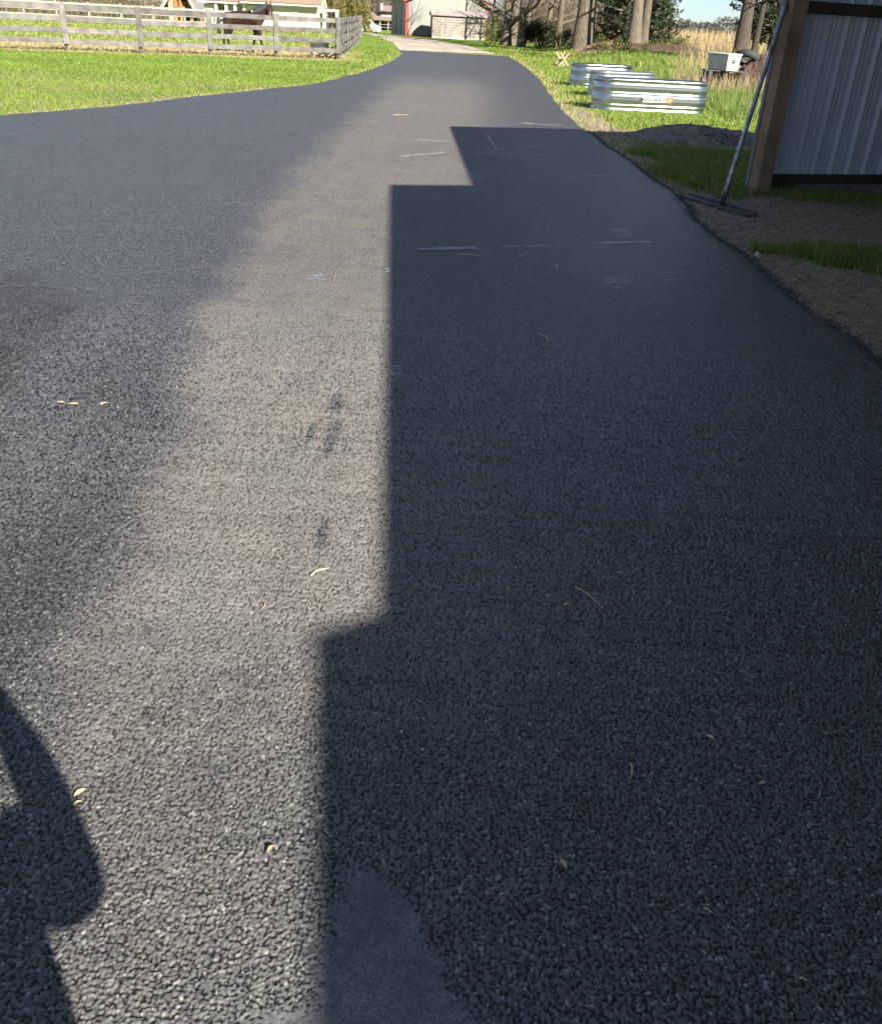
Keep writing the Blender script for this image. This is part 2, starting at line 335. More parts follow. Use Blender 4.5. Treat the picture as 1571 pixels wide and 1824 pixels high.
def horse_mat():
    m, t, b = newmat('bay_coat'); q = NT(t); co = q.coord('Object'); sp = t.nodes.new('ShaderNodeSeparateXYZ'); q.l(co, sp.inputs[0])
    c = q.mix(q.ramp(q.noise(co, 5, 4, .6), .35, .65), (.040, .018, .011), (.020, .010, .008))
    c = q.mix(q.ramp(sp.outputs[2], .55, .85, (1, 1, 1), (0, 0, 0)), c, (.016, .013, .012))
    c = q.mix(q.ramp(sp.outputs[2], 1.28, 1.42), c, (.035, .02, .016))
    q.l(c, b.inputs['Base Color']); b.inputs['Roughness'].default_value = .38; return m
M['horse'] = horse_mat()

# ================================================================== SETTING
# ---- driveway outline (x of the left and right edge against y)
LE = [(-30, -22), (0, -19.0), (6, -13.2), (10, -8.9)]+[(G(*p).y, G(*p).x) for p in ((0, 204), (188, 190), (340, 172), (560, 149), (650, 127), (700, 108), (718, 95), (712, 89.5))]
RE = [(-30, 2.6), (0, 2.3)]+sorted((G(*p).y, G(*p).x) for p in ((880, 95.5), (905, 100), (935, 118), (960, 140), (985, 175), (1010, 205), (1045, 233), (1085, 262), (1140, 300), (1200, 345), (1260, 410), (1340, 470), (1420, 535), (1500, 590), (1571, 650)))
LE.sort(); YEND = LE[-1][0]
def xl(y): return np.interp(y, [a for a, _ in LE], [b for _, b in LE])
def xr(y): return np.interp(y, [a for a, _ in RE], [b for _, b in RE])
def wob(y, k): return .022*np.sin(y*2.3+k)+.012*np.sin(y*6.1+2*k)+.007*np.sin(y*19+k)
dustline = [G(*p) for p in ((700, 112), (690, 130), (640, 180), (590, 222), (520, 290), (470, 340), (450, 385), (410, 440), (380, 480), (350, 560), (300, 660), (270, 760), (230, 950), (150, 1130), (60, 1330), (0, 1440))]
dl = sorted((p.y, p.x) for p in dustline)
def inpoly_soft(x, y, poly, soft):
    """1 inside, 0 outside, soft edge (signed distance to a ground polygon)"""
    x = np.asarray(x, float); y = np.asarray(y, float); d = np.full(x.shape, 1e9); ins = np.zeros(x.shape, bool); n = len(poly)
    for i in range(n):
        ax, ay = poly[i][:2]; bx, by = poly[(i+1) % n][:2]; ex, ey = bx-ax, by-ay
        t = np.clip(((x-ax)*ex+(y-ay)*ey)/(ex*ex+ey*ey+1e-12), 0, 1); d = np.minimum(d, np.hypot(x-ax-t*ex, y-ay-t*ey))
        c = ((ay > y) != (by > y)); ins ^= c & (x < ex*(y-ay)/(ey+(1e-12 if ey == 0 else 0))+ax)
    return ss(-soft, soft, np.where(ins, d, -d))
PATCH = [G(*p) for p in ((632, 1550), (690, 1562), (715, 1600), (742, 1605), (752, 1650), (748, 1690), (790, 1712), (800, 1760), (838, 1800), (850, 1900), (520, 1900), (575, 1760), (566, 1700), (598, 1660), (590, 1625), (625, 1600))]
PATCH2 = [G(*p) for p in ((470, 1815), (560, 1798), (800, 1800), (860, 1960), (420, 1960))]
COARSE = [G(*p) for p in ((-60, 480), (60, 488), (165, 540), (90, 600), (50, 650), (45, 700), (-60, 720))]
def masks(x, y):
    xb = np.interp(y, [a for a, _ in dl], [b for _, b in dl]) + .05*np.sin(y*2.3)+.03*np.sin(y*6.1)
    w = .13+.03*np.abs(y)
    dust = ss(-w, w, x-xb)*(1-.75*ss(-.2, 1.0+.03*y, x))*(1-.65*ss(22, 34, y))*(1-.42*ss(2.4, 1.1, y))
    dust = np.maximum(dust, .25*ss(-6, -2, x))
    for px_, py_, rx_, ry_ in ((590, 782, .025, .16), (575, 955, .018, .10), (553, 775, .014, .09), (600, 720, .03, .10), (350, 505, .2, .1)):
        g_ = G(px_, py_); dust = dust*(1-.6*ss(1.6, .3, np.hypot((x-g_.x)/rx_, (y-g_.y)/ry_)))
    sm = np.maximum(inpoly_soft(x, y, PATCH, .035), inpoly_soft(x, y, PATCH2, .02))
    rough_edge = .6*ss(.30, .05, np.abs(x-xb+.22))*ss(4.6, 3.2, y)*(.5+.5*np.sin(y*3.3+1))
    return dust, sm, np.maximum(inpoly_soft(x, y, COARSE, .16)*(.82+.18*np.sin(x*13+3*np.sin(y*9))), rough_edge)
def pebbles(x, y, cell, seed):
    """stones pressed into the surface: height 0..1 and a random number per stone"""
    ix = np.floor(x/cell).astype(np.int64); iy = np.floor(y/cell).astype(np.int64)
    best = np.full(x.shape, 9.); rid = np.zeros(x.shape)
    def hsh(a, b, k):
        h = (a*73856093) ^ (b*19349663) ^ ((k+seed)*83492791); h = (h ^ (h >> 13))*1274126177; h = h ^ (h >> 16); return (h & 0xFFFF)/65535.
    for dx in (-1, 0, 1):
        for dy in (-1, 0, 1):
            a, b = ix+dx, iy+dy; px = (a+.5+.8*(hsh(a, b, 1)-.5))*cell; py = (b+.5+.8*(hsh(a, b, 2)-.5))*cell
            an = hsh(a, b, 3)*math.pi; el = .76+.24*hsh(a, b, 4); rr = cell*(.42+.32*hsh(a, b, 5)**2)
            ux = (x-px)*np.cos(an)+(y-py)*np.sin(an); uy = -(x-px)*np.sin(an)+(y-py)*np.cos(an)
            d = np.sqrt((ux*el)**2+(uy/el)**2)/rr; m = d < best
            best = np.where(m, d, best); rid = np.where(m, hsh(a, b, 6), rid)
    return np.clip(1.25-best**2*1.3, 0, 1)**.6, rid
def grid_faces(nr, nc):
    i = np.arange(nr-1)[:, None]*nc+np.arange(nc-1)[None, :]
    return np.stack([i, i+1, i+nc+1, i+nc], -1).reshape(-1, 4)
VV, FF, AA = [], [], {k: [] for k in ('dust', 'smooth', 'coarse', 'band', 'peb', 'hgt')}
def addpart(v, f, **a):
    n = sum(len(q) for q in VV); VV.append(v); FF.append(f+n)
    for k in AA: AA[k].append(np.broadcast_to(a.get(k, 0.), (len(v),)).astype(np.float32))
ys = np.unique(np.concatenate([np.arange(-10, 0, .5), np.arange(0, 6, .05), np.arange(6, 20, .12), np.arange(20, YEND, .3), [YEND]]))
us = np.linspace(0, 1, 150)
Yg = np.repeat(ys[:, None], len(us), 1)
Xl = xl(ys)+wob(ys, 1); Xr = xr(ys)+wob(ys, 4)
Xg = Xl[:, None]+(Xr-Xl)[:, None]*us[None, :]
Xg[-1] += 0; 
x, y = Xg.ravel(), Yg.ravel(); du, sm, ca = masks(x, y)
z = np.where((us[None, :] == 0) | (us[None, :] == 1), -.012, 0.)+0*Yg
addpart(np.stack([x, y, z.ravel()], 1), grid_faces(len(ys), len(us)), dust=du, smooth=sm, coarse=ca)
# skirts along the two edges
for sgn, Xe in ((-1, Xl), (1, Xr)):
    v = np.concatenate([np.stack([Xe, ys, np.full(len(ys), -.012)], 1), np.stack([Xe+sgn*(.05+.03*np.sin(ys*11)), ys, np.full(len(ys), -.075)], 1)])
    f = grid_faces(2, len(ys)); addpart(v, f if sgn > 0 else f[:, ::-1])
# real stone relief over the nearest strip of road
NC, gy = 1220, [.78]
while gy[-1] < 6.0: gy.append(gy[-1]+.0021*(gy[-1]/.8)**1.15)
gy = np.array(gy); hw0 = -(1.25+.46*(gy-.78)); hw1 = np.minimum(1.35+.46*(gy-.78), xr(gy)-.05)
X = hw0[:, None]+(hw1-hw0)[:, None]*np.linspace(0, 1, NC)[None, :]; Y = np.repeat(gy[:, None], NC, 1); x, y = X.ravel(), Y.ravel()
x = x+RNG.uniform(-.0004, .0004, x.shape); y = y+RNG.uniform(-.0004, .0004, x.shape)
du, sm, ca = masks(x, y)
h1, r1 = pebbles(x, y, .0096, 11); h2, r2 = pebbles(x, y, .0058, 57)
low = .5+.5*np.sin(x*9+3*np.sin(y*5))*np.sin(y*7+2*np.sin(x*4))
big = h1 > h2*(.80-.15*low); h = np.where(big, h1, h2*.78); rid = np.where(big, r1, r2); del h1, h2, r1, r2, big
sm = ss(.30, .62, sm+.75*(rid-.5)*(sm > .02)); h = h*(1-sm*.72)+sm*.72*(.66+.12*rid)
bd = ss(5.9, 3.8, y); z = .0008+.0058*h*(1+.45*ca)*(.15+.85*bd)
addpart(np.stack([x, y, z], 1), grid_faces(len(gy), NC), dust=du, smooth=sm, coarse=ca, band=bd, peb=rid, hgt=h)
print('relief verts', len(x)); del x, y, z, h, rid, du, sm, ca, low, bd
me = np_mesh('driveway', np.concatenate(VV), np.concatenate(FF), {k: np.concatenate(v) for k, v in AA.items()}, smooth=True)
driveway = tag(link('driveway', me, M['asphalt']), kind='structure')
del VV, FF, AA

# ---- ground sheet
def spaced(a, b, d, far, k=1.22):
    c = list(np.arange(a, b, d)); s = d; p = a; lo = []
    while p > -far: s *= k; p -= s; lo.append(p)
    s = d; p = c[-1]; hi = []
    while p < far: s *= k; p += s; hi.append(p)
    return np.array(lo[::-1]+c+hi)
gx = spaced(-20, 16, .3, 1600); gy = spaced(-4, 60, .3, 1800)
X, Y = np.meshgrid(gx, gy); x, y = X.ravel(), Y.ravel()
def FENCE_D(x, y):                       # distance to the paddock's front fence line
    ax, ay, bx, by = -24., 26.4, -4.6, 36.; ex, ey = bx-ax, by-ay
    return ((x-ax)*ey-(y-ay)*ex)/math.hypot(ex, ey)   # negative inside the paddock
PILE = Vector((3.75, 15.7, 0))
def soilmask(x, y):
    s = ss(1.0, .1, x-xr(y)-.25)*(y < 50)*.85*ss(30, 16, y)
    s = np.maximum(s, ss(12.2, 10.0, y+.34*(x-3.2)*-1)*(x > 2)*1.0)
    s = np.maximum(s, ss(1.9, .9, np.hypot((x-PILE.x)/1.1, (y-PILE.y)/.9)))
    s = s*(1-ss(1, .45, np.hypot((x-3.35)/.95, (y-7.35)/.55)))        # turf left standing in the dirt
    s = s*(1-.8*ss(1.2, .5, np.hypot((x-3.0)/.8, (y-11.6)/1.2)))
    return s
def drymask(x, y):
    fd = FENCE_D(x, y)
    d = ss(1.3, .4, np.abs(fd-.25))*(x < -3.5)*(y < 40)*.95
    d = np.maximum(d, .78*ss(4.0, .5, np.abs(fd+3.0)-1.5)*(fd < 0)*(x < -4.2)*(y < 52))
    d = np.maximum(d, .75*ss(26, 36, y)*ss(5.5, 8.5, x-.10*(y-26)))
    d = np.maximum(d, .6*ss(.45, .1, np.abs(x-xr(y)-.2))*(y > 14)*(y < 50))
    d = np.maximum(d, .5*ss(.5, .1, np.abs(x-xl(y)+.1))*(y > 14)*(y < 50))
    return d
ground = tag(link('ground', np_mesh('ground', np.stack([x, y, th(x, y)-.02*((x > xl(y)-.2) & (x < xr(y)-.15) & (y < YEND))], 1), grid_faces(len(gy), len(gx)), {'soil': soilmask(x, y), 'dry': drymask(x, y)}, True), M['ground']), kind='structure')

# ---- gravel lane beyond the asphalt
gl = [G(*p) for p in ((712, 88.5), (700, 75), (672, 64.5), (640, 57))]; gr = [G(*p) for p in ((884, 95.5), (830, 80), (770, 70.5), (712, 64))]
mb = MB(); vs = []; n = 24
for i in range(n+1):
    t = i/n*3; k = min(int(t), 2); a = gl[k].lerp(gl[k+1], t-k); b = gr[k].lerp(gr[k+1], t-k)
    for j in range(7):
        p = a.lerp(b, j/6); vs.append((p.x, p.y, float(th(p.x, p.y))+.012+.006*math.sin(j*3+i)))
mb.add(vs, [(i*7+j, i*7+j+1, i*7+j+8, i*7+j+7) for i in range(n) for j in range(6)])
tag(mb.build('gravel_lane', M['gravel'], smooth=True), kind='structure')

# ---- chalk marks on the road (flat marks, parts of the driveway)
def chalk(pts, w, mat='chalk', name='chalk_mark'):
    g = [G(*p) for p in pts]; vs = []; fs = []
    for i, p in enumerate(g):
        t = (g[min(i+1, len(g)-1)]-g[max(i-1, 0)]); nrm = Vector((-t.y, t.x, 0)).normalized()*w/2*(.7+.6*random.random())
        zz = .0075 if p.y < 7 else .004
        vs += [(p.x+nrm.x, p.y+nrm.y, zz), (p.x-nrm.x, p.y-nrm.y, zz)]
    fs = [(2*i, 2*i+1, 2*i+3, 2*i+2) for i in range(len(g)-1)]
    MB().add(vs, fs).build(name, M[mat], driveway)
def seg(a, b, n=6, jit=.8): return [(a[0]+(b[0]-a[0])*i/n+random.uniform(-jit, jit)*.5, a[1]+(b[1]-a[1])*i/n+random.uniform(-jit, jit)*.4) for i in range(n+1)]
for a, b, w, k in (((745, 446), (850, 443), .075, 'chalk_blue'), ((895, 440.5), (1000, 437), .018, 'chalk'), ((1065, 433.5), (1160, 431), .05, 'chalk'),
                   ((848, 272), (980, 277), .05, 'chalk'), ((850, 270), (960, 260), .03, 'chalk'), ((865, 238), (885, 265), .025, 'chalk'), ((838, 322.5), (887, 323), .035, 'chalk_blue'),
                   ((890, 321), (975, 318), .014, 'chalk'), ((1010, 315), (1096, 312), .024, 'chalk'), ((740, 249), (800, 253), .025, 'chalk'), ((710, 279), (790, 272), .025, 'chalk'),
                   ((925, 220), (1000, 224), .03, 'chalk'), ((110, 381), (330, 372), .005, 'chalk_faint'), ((330, 372), (470, 356), .006, 'chalk_faint'),
                   ((200, 492), (380, 476), .005, 'chalk_faint'), ((870, 240), (1000, 246), .012, 'chalk')):
    chalk(seg(a, b), w, k)
for cx, cy, sx, sy, n, w, k in ((1107, 416, 24, 8, 13, .03, 'chalk'), (850, 313, 18, 8, 10, .04, 'chalk_blue'), (1100, 500, 30, 7, 6, .016, 'chalk'), (1200, 494, 26, 9, 6, .012, 'chalk'), (706, 663, 11, 9, 14, .018, 'chalk_blue'), (738, 716, 6, 7, 5, .008, 'chalk_blue'), (690, 484, 5, 5, 4, .012, 'chalk_blue'), (560, 497, 22, 5, 5, .01, 'chalk_blue')):
    chalk([(cx+sx*(-1 if i % 2 else 1)*random.uniform(.6, 1)+sx*.4*(i/n-.5), cy-sy+2*sy*i/n) for i in range(n)], w, k)

# ---- crumbled asphalt along the right-hand edge
oc = np.array([(1, 0, 0), (-1, 0, 0), (0, 1, 0), (0, -1, 0), (0, 0, 1), (0, 0, -1)], float); of = np.array([(0, 2, 4), (2, 1, 4), (1, 3, 4), (3, 0, 4), (2, 0, 5), (1, 2, 5), (3, 1, 5), (0, 3, 5)])
def lumps(name, x, y, z, s, mat, attrs=None):
    n = len(x); v = oc[None]*(s[:, None, None]*RNG.uniform(.6, 1.2, (n, 6, 1)))
    a = RNG.uniform(0, 6.28, n); ca, sa = np.cos(a)[:, None], np.sin(a)[:, None]
    v = np.stack([v[..., 0]*ca-v[..., 1]*sa, v[..., 0]*sa+v[..., 1]*ca, v[..., 2]*.7], -1)+np.stack([x, y, z], 1)[:, None]
    f = (of[None]+6*np.arange(n)[:, None, None]).reshape(-1, 3); return link(name, np_mesh(name, v.reshape(-1, 3), f), mat)
n = 5000; y = 3.5+12.5*RNG.random(n)**1.6; off = RNG.normal(0, .035, n); x = xr(y)+wob(y, 4)+.03+off
o = lumps('asphalt_crumbs', x, y, np.where(off < -.03, .004, -.025)+RNG.uniform(0, .012, n), RNG.uniform(.004, .010, n), M['tar'])
tag(o, 'black crumbs of asphalt along the right edge of the driveway', 'asphalt crumbs', kind='stuff')

# ================================================================== GRASS
def blades(name, x, y, z, hgt, wid, dry, mat, lean=.5, segs=1, tint=None, az=None):
    n = len(x); a = RNG.uniform(0, 6.283, n); la = RNG.uniform(0, 6.283, n) if az is None else az; ln = hgt*lean*RNG.random(n)
    bx, by = np.cos(a)*wid/2, np.sin(a)*wid/2; tx, ty = np.cos(la)*ln, np.sin(la)*ln; tt = RNG.random(n) if tint is None else tint
    if segs == 1:
        v = np.stack([np.stack([x-bx, y-by, z], 1), np.stack([x+bx, y+by, z], 1), np.stack([x+tx, y+ty, z+hgt], 1)], 1); f = np.arange(3*n).reshape(n, 3); k = 3
    else:
        mx_, my_ = x+tx*.3, y+ty*.3; mz = z+hgt*.62
        v = np.stack([np.stack([x-bx, y-by, z], 1), np.stack([x+bx, y+by, z], 1), np.stack([mx_-bx*.8, my_-by*.8, mz], 1), np.stack([mx_+bx*.8, my_+by*.8, mz], 1), np.stack([x+tx, y+ty, z+hgt], 1)], 1)
        b = 5*np.arange(n)[:, None]; f = np.concatenate([b+[[0, 1, 3]], b+[[0, 3, 2]], b+[[2, 3, 4]]]); k = 5
    return link(name, np_mesh(name, v.reshape(-1, 3), f, {'tint': np.repeat(tt, k), 'dry': np.repeat(np.clip(dry, 0, 1), k)}), mat)
def cover(n, x0, x1, y0, y1, p, keep):
    y = (y0**(1-p)+RNG.random(n)*(y1**(1-p)-y0**(1-p)))**(1/(1-p)); x = x0+RNG.random(n)*(x1-x0)
    m = keep(x, y); return x[m], y[m]
def patchy(x, y): return .5+.25*np.sin(x*.9+2*np.sin(y*.37))+.25*np.sin(y*.8+x*.31)
# lawn on the left
x, y = cover(360000, -24, -2.6, 12, 76, 1.6, lambda x, y: (x < np.where(y < YEND, xl(y)+wob(y, 1)-.02, -3.2-.118*(y-YEND))) & (x > -.62*y-1) & ((FENCE_D(x, y) > -.2) | (x > -4.7-.05*np.maximum(y-36, 0))))
dr = drymask(x, y); k = RNG.random(len(x)); m = k > dr*.7; x, y, dr = x[m], y[m], dr[m]
o = blades('lawn_grass', x, y, th(x, y), RNG.uniform(.018, .05, len(x)), .006+.0009*y, (RNG.random(len(x)) < .02+.5*dr)*.8, M['blade'], .9, tint=np.clip(RNG.random(len(x))*.45+.75*patchy(x*1.3, y*2.1)-.15, 0, 1))
tag(o, 'mown green lawn between the asphalt and the paddock fence', 'grass', kind='stuff')
# paddock turf behind the fence
x, y = cover(90000, -44, -4.6, 27, 82, 1.4, lambda x, y: (FENCE_D(x, y) < -.1) & (x < -4.7-.075*np.maximum(y-36, 0)) & (x > -.62*y-1))
dr = drymask(x, y); m = RNG.random(len(x)) > dr*.75; x, y, dr = x[m], y[m], dr[m]
o = blades('paddock_grass', x, y, th(x, y), RNG.uniform(.04, .09, len(x)), .006+.0011*y, (RNG.random(len(x)) < .34+.9*dr), M['blade'], .9)
tag(o, 'thin grass and straw inside the paddock', 'grass', kind='stuff')
# verge and field on the right
x, y = cover(330000, 1.2, 20, 8.5, 86, 1.75, lambda x, y: (x > xr(np.minimum(y, YEND))+wob(y, 4)+.02+np.maximum(y-YEND, 0)*-.16) & (x < .43*y+1.5))
so = soilmask(x, y); dr = drymask(x, y); k = RNG.random(len(x)); nn = .5+.5*np.sin(x*3.1+2*np.sin(y*2.3))*np.sin(y*2.7+1.3*np.sin(x*1.9))
m = (k > so*1.02) & (k+.35*nn > dr*.85); x, y, dr = x[m], y[m], dr[m]
tank_zone = ss(4.2, 6.5, x)*ss(18, 21, y)
o = blades('verge_grass', x, y, th(x, y), RNG.uniform(.04, .10, len(x))*(1+1.6*tank_zone)*np.where((x > 2.3) & (x < 5.6) & (y > 19) & (y < 21), .45, 1), .005+.0009*y, (RNG.random(len(x)) < .10+.45*dr)*.9, M['blade'], .9, tint=np.clip(RNG.random(len(x))*.7+.4*patchy(x*1.7, y)-.1, 0, 1))
tag(o, 'green grass verge on the right of the driveway', 'grass', kind='stuff')
# tuft island and ragged turf in the shaded dirt
x, y = [], []
for cx, cy, rx, ry, n in ((3.35, 7.35, .8, .42, 9000), (2.85, 11.3, .55, 1.0, 6000), (3.35, 10.9, .5, .3, 1500), (4.3, 10.3, 1.2, .3, 2500), (2.9, 13.2, .5, .9, 5000), (4.2, 13.6, 1.1, .7, 4500)):
    a = RNG.uniform(0, 6.283, n); r = np.sqrt(RNG.random(n))*(1+.25*np.sin(3*a)+.15*np.sin(7*a)); x.append(cx+rx*r*np.cos(a)); y.append(cy+ry*r*np.sin(a))
x, y = np.concatenate(x), np.concatenate(y); m = x > xr(y)+.12; x, y = x[m], y[m]
o = blades('grass_tufts', x, y, th(x, y)-.005, RNG.uniform(.04, .12, len(x)), RNG.uniform(.004, .008, len(x)), (RNG.random(len(x)) < .12)*1., M['blade'], .8, 2)
tag(o, 'ragged green tufts growing in the shaded dirt by the post', 'grass', kind='stuff')
# straw litter over the dirt
n = 11000; y = 4+11*RNG.random(n)**1.3; x = xr(y)+.05+RNG.random(n)**1.3*3.2; a = RNG.uniform(0, 3.14, n); l = RNG.uniform(.02, .10, n); w = RNG.uniform(.0015, .004, n); z = th(x, y)+RNG.uniform(.004, .02, n)
ca, sa = np.cos(a), np.sin(a); z2 = z+RNG.normal(0, .012, n)
v = np.stack([np.stack([x-ca*l/2-sa*w, y-sa*l/2+ca*w, z], 1), np.stack([x-ca*l/2+sa*w, y-sa*l/2-ca*w, z], 1), np.stack([x+ca*l/2+sa*w, y+sa*l/2-ca*w, z2], 1), np.stack([x+ca*l/2-sa*w, y+sa*l/2+ca*w, z2], 1)], 1)
o = link('straw_litter', np_mesh('straw_litter', v.reshape(-1, 3), np.arange(4*n).reshape(n, 4), {'tint': np.repeat(RNG.random(n), 4), 'dry': np.zeros(4*n)}), M['dryblade'])
tag(o, 'loose straw and dead stalks strewn over the dirt', 'straw', kind='stuff')
# clods in the dirt
n = 7000; y = 4+8*RNG.random(n); x = xr(y)+.08+RNG.random(n)*3; m = RNG.random(n) < soilmask(x, y); x, y = x[m], y[m]
o = lumps('soil_clods', x, y, th(x, y)+.002, RNG.uniform(.004, .022, len(x))**1.0, simple('dirt_clod', (.30, .24, .18), .95, (.16, .125, .095), 20, rnd=0))
tag(o, 'small clods of brown dirt beside the driveway', 'dirt', kind='stuff')
# tall dry grass right
def tall(name, n, x0, x1, y0, y1, h0, h1, mat, label, dryv, w=.012, keep=None, lean=.5):
    y = y0+RNG.random(n)*(y1-y0); x = x0+RNG.random(n)*(x1-x0)
    if keep is not None: m = keep(x, y); x, y = x[m], y[m]
    n = len(x); o = blades(name, x, y, th(x, y)-.02, RNG.uniform(h0, h1, n), RNG.uniform(.5, 1.3, n)*w, (RNG.random(n) < dryv)*RNG.random(n), mat, lean, 2)
    return tag(o, label, 'grass', kind='stuff')
tall('dry_grass', 17000, 5, 24, 28, 52, .2, .85, M['dryblade'], 'tall tan dry grass standing behind the stock tanks', .25, .014, lambda x, y: (x > .213*y+.3*np.sin(y*2)) & (RNG.random(len(x)) < .35+.65*(np.sin(x*1.3+y)*.5+.5)))
tall('long_grass', 16000, 4.6, 10.5, 19.5, 31, .15, .45, M['weed'], 'long bright green grass to the right of the near tank', .25, .010, lambda x, y: (x > 5.3-.1*(y-19.5)) & (x > 5.4+.0*y))
tall('dead_weeds', 3600, 5.8, 9.5, 25.6, 29, .2, .65, M['dryblade'], 'pale dead weed stalks among the scrap by the white box', .1, .012)
tall('brush_grass', 7000, 4.0, 16, 54, 75, .3, 1.0, M['dryblade'], 'tan brushy grass along the foot of the bare trees', .3, .022, lambda x, y: (x > 1.0+.085*y+.9*np.sin(y*.6)) & (y > 60))
tall('field_edge_grass', 9000, 14, 60, 55, 140, .5, 1.5, M['dryblade'], 'far band of dry grass at the edge of the open field', .2, .05)
# dandelions
n = 170; x = 1.5+RNG.random(n)*6; y = 48+RNG.random(n)*26; x = x+.0*y
o = lumps('dandelions', x, y, th(x, y)+.10, RNG.uniform(.014, .028, n), simple('dandelion_yellow', (.75, .55, .03), .7, rnd=0)); tag(o, 'yellow dandelion heads in the grass before the shed', 'dandelions', kind='stuff')

# ================================================================== BARN ON THE RIGHT (post, end wall, roofs that shade the road)
BA = R(19); av = Vector((math.cos(BA), math.sin(BA), 0)); nv = Vector((-math.sin(BA), math.cos(BA), 0))
PB = Vector((3.27, 10.55, 0))
barn = thing('pole_barn', PB, 'open pole barn with timber corner post and grey ribbed steel end wall', 'barn', rz=BA)
pl = plank('post', PB+Vector((0, 0, -.3)), PB+Vector((0, 0, 3.51)), .185, .185, M['post'], barn, up=tuple(av), bev=.008)
for s_, d_ in ((4.6, 0), (9.2, 0), (0, -6.6), (9.2, -6.6)):
    q_ = PB+av*s_+nv*d_; plank('post', q_+Vector((0, 0, -.3)), q_+Vector((0, 0, 3.45)), .185, .185, M['post'], barn, up=tuple(av), bev=.008)
# ribbed steel sheets: four high ribs each, two low ones between
prof = []
for k in range(4):
    o_ = k*.2286; prof += [(o_, 0), (o_+.026, .040), (o_+.036, .040), (o_+.052, 0), (o_+.095, 0), (o_+.101, .005), (o_+.113, .005), (o_+.119, 0), (o_+.160, 0), (o_+.166, .005), (o_+.178, .005), (o_+.184, 0)]
prof += [(.9144, 0)]
vs = [(a, -b, 0) for a, b in prof]+[(a, -b, 3.3) for a, b in prof]; n = len(prof)
sheet = MB().add(vs, [(i, i+1, n+i+1, n+i) for i in range(n-1)]).mesh('wall_panel'); sheet.materials.append(M['barn_metal'])
for k in range(10):
    MM = Matrix.Rotation(BA, 4, 'Z'); MM.translation = PB+av*(.05+k*.9144)+nv*(.13+.0025*(k % 2))+Vector((0, 0, .13)); link('wall_panel', sheet, None, barn, MM)
for zz, hh, k in ((1.765, .11, .085), (3.2, .11, .085)):
    plank('girt', PB+av*.095+nv*k+Vector((0, 0, zz)), PB+av*9.1+nv*k+Vector((0, 0, zz)), hh, .045, M['girt'], barn)
plank('skirt_board', PB+av*.095+nv*.082+Vector((0, 0, .075)), PB+av*9.1+nv*.082+Vector((0, 0, .075)), .15, .05, M['girt'], barn)
plank('sill_board', PB+av*.5+nv*-.02+Vector((0, 0, .03)), PB+av*9.1+nv*.16+Vector((0, 0, .02)), .05, .12, M['fence'], barn)
plank('corner_trim', PB-av*.099+nv*.085+Vector((0, 0, -.02)), PB-av*.099+nv*.085+Vector((0, 0, 3.5)), .05, .012, M['garage_side'], barn, up=tuple(nv), bev=.002)
for p0_, p1_ in ((PB+av*9.3+nv*.1, PB+av*9.3-nv*22), (PB+av*9.3-nv*22, PB+av*1.5-nv*22)):
    MB().beam((p0_.x, p0_.y, 1.9), (p1_.x, p1_.y, 1.9), .05, 3.9).build('unseen_rear_wall', M['garage'], barn, Matrix.Identity(4))  # unseen walls, added to darken the interior and its reflection in the steel
def cast(px, py, h): g = G(px, py); return Vector((g.x-SH[0]*h, g.y-SH[1]*h, h))
h1 = 3.62; A1, A2, A3 = cast(800, 225, h1), cast(840, 330, h1), cast(1350, 236, h1)
e1 = (A3-A1).normalized(); dback = (A2-A1).normalized()
lo = [A1, A1+e1*13, A1+e1*13+dback*16, A1+dback*16]
MB().prism(lo, h1-.10, h1).build('roof', M['roof_metal'], barn, Matrix.Identity(4))
h2 = 4.05; B1, B2, B3, B4, B5 = [cast(*p, h2) for p in ((694, 329), (671, 1088), (556, 1126), (545, 1824), (840, 330))]
d2 = (B4-B3).normalized(); eb = (B5-B1).normalized()
hi_ = [B1, B2, B3, B3+d2*14]; hi_ = [B1, B1+eb*14]+[B3+d2*14+Vector((13, 0, 0)), B3+d2*14, B3, B2]
MB().prism(hi_, h2-.12, h2).build('upper_roof', M['roof_metal'], barn, Matrix.Identity(4))
wallp = [B2+Vector((.5, -.3, 0)), B3+d2*13+Vector((.5, 0, 0))]
MB().beam((wallp[0].x, wallp[0].y, 2.0), (wallp[1].x, wallp[1].y, 2.0), .05, 4.05).build('side_wall', M['barn_metal'], barn, Matrix.Identity(4))
q_ = B1+Vector((.5, -.4, -h2)); plank('post', q_, q_+Vector((0, 0, h2-.13)), .185, .185, M['post'], barn)

# ---- asphalt lute leaning on the post
ha, hb = G(1220, 346), G(1340, 381); ha.z = hb.z = float(th(ha.x, ha.y))+.02
hm = G(1287, 358); hm.z = .03
lute = thing('asphalt_lute', (ha+hb)/2, 'long grey asphalt lute leaning against the timber post, wide dark head on the dirt', 'lute')
hd = MB(); ax_ = (hb-ha).normalized(); sd = Vector((-ax_.y, ax_.x, 0))
hd.beam(ha, hb, .10, .018); hd.beam(ha+sd*.045+Vector((0, 0, .015)), hb+sd*.045+Vector((0, 0, .015)), .012, .04)
hd.build('head', M['tar'], lute, Matrix.Identity(4))
mid = ha.lerp(hb, .56)+Vector((0, 0, .02)); top = PB-av*.125-nv*.02+Vector((0, 0, 2.02)); p_at = AT(1398, 20, top.y); top = p_at+Vector((-.012, 0, 0)); topx = top+(top-mid)*.06
MB().tube([mid+Vector((0, 0, .012)), mid.lerp(topx, .3), topx], .024, 12).build('handle', M['alu'], lute, Matrix.Identity(4), True)
MB().tube([mid+Vector((0, 0, .008)), mid.lerp(topx, .10)], .028, 10).build('socket', M['tar'], lute, Matrix.Identity(4), True)
br = MB(); 
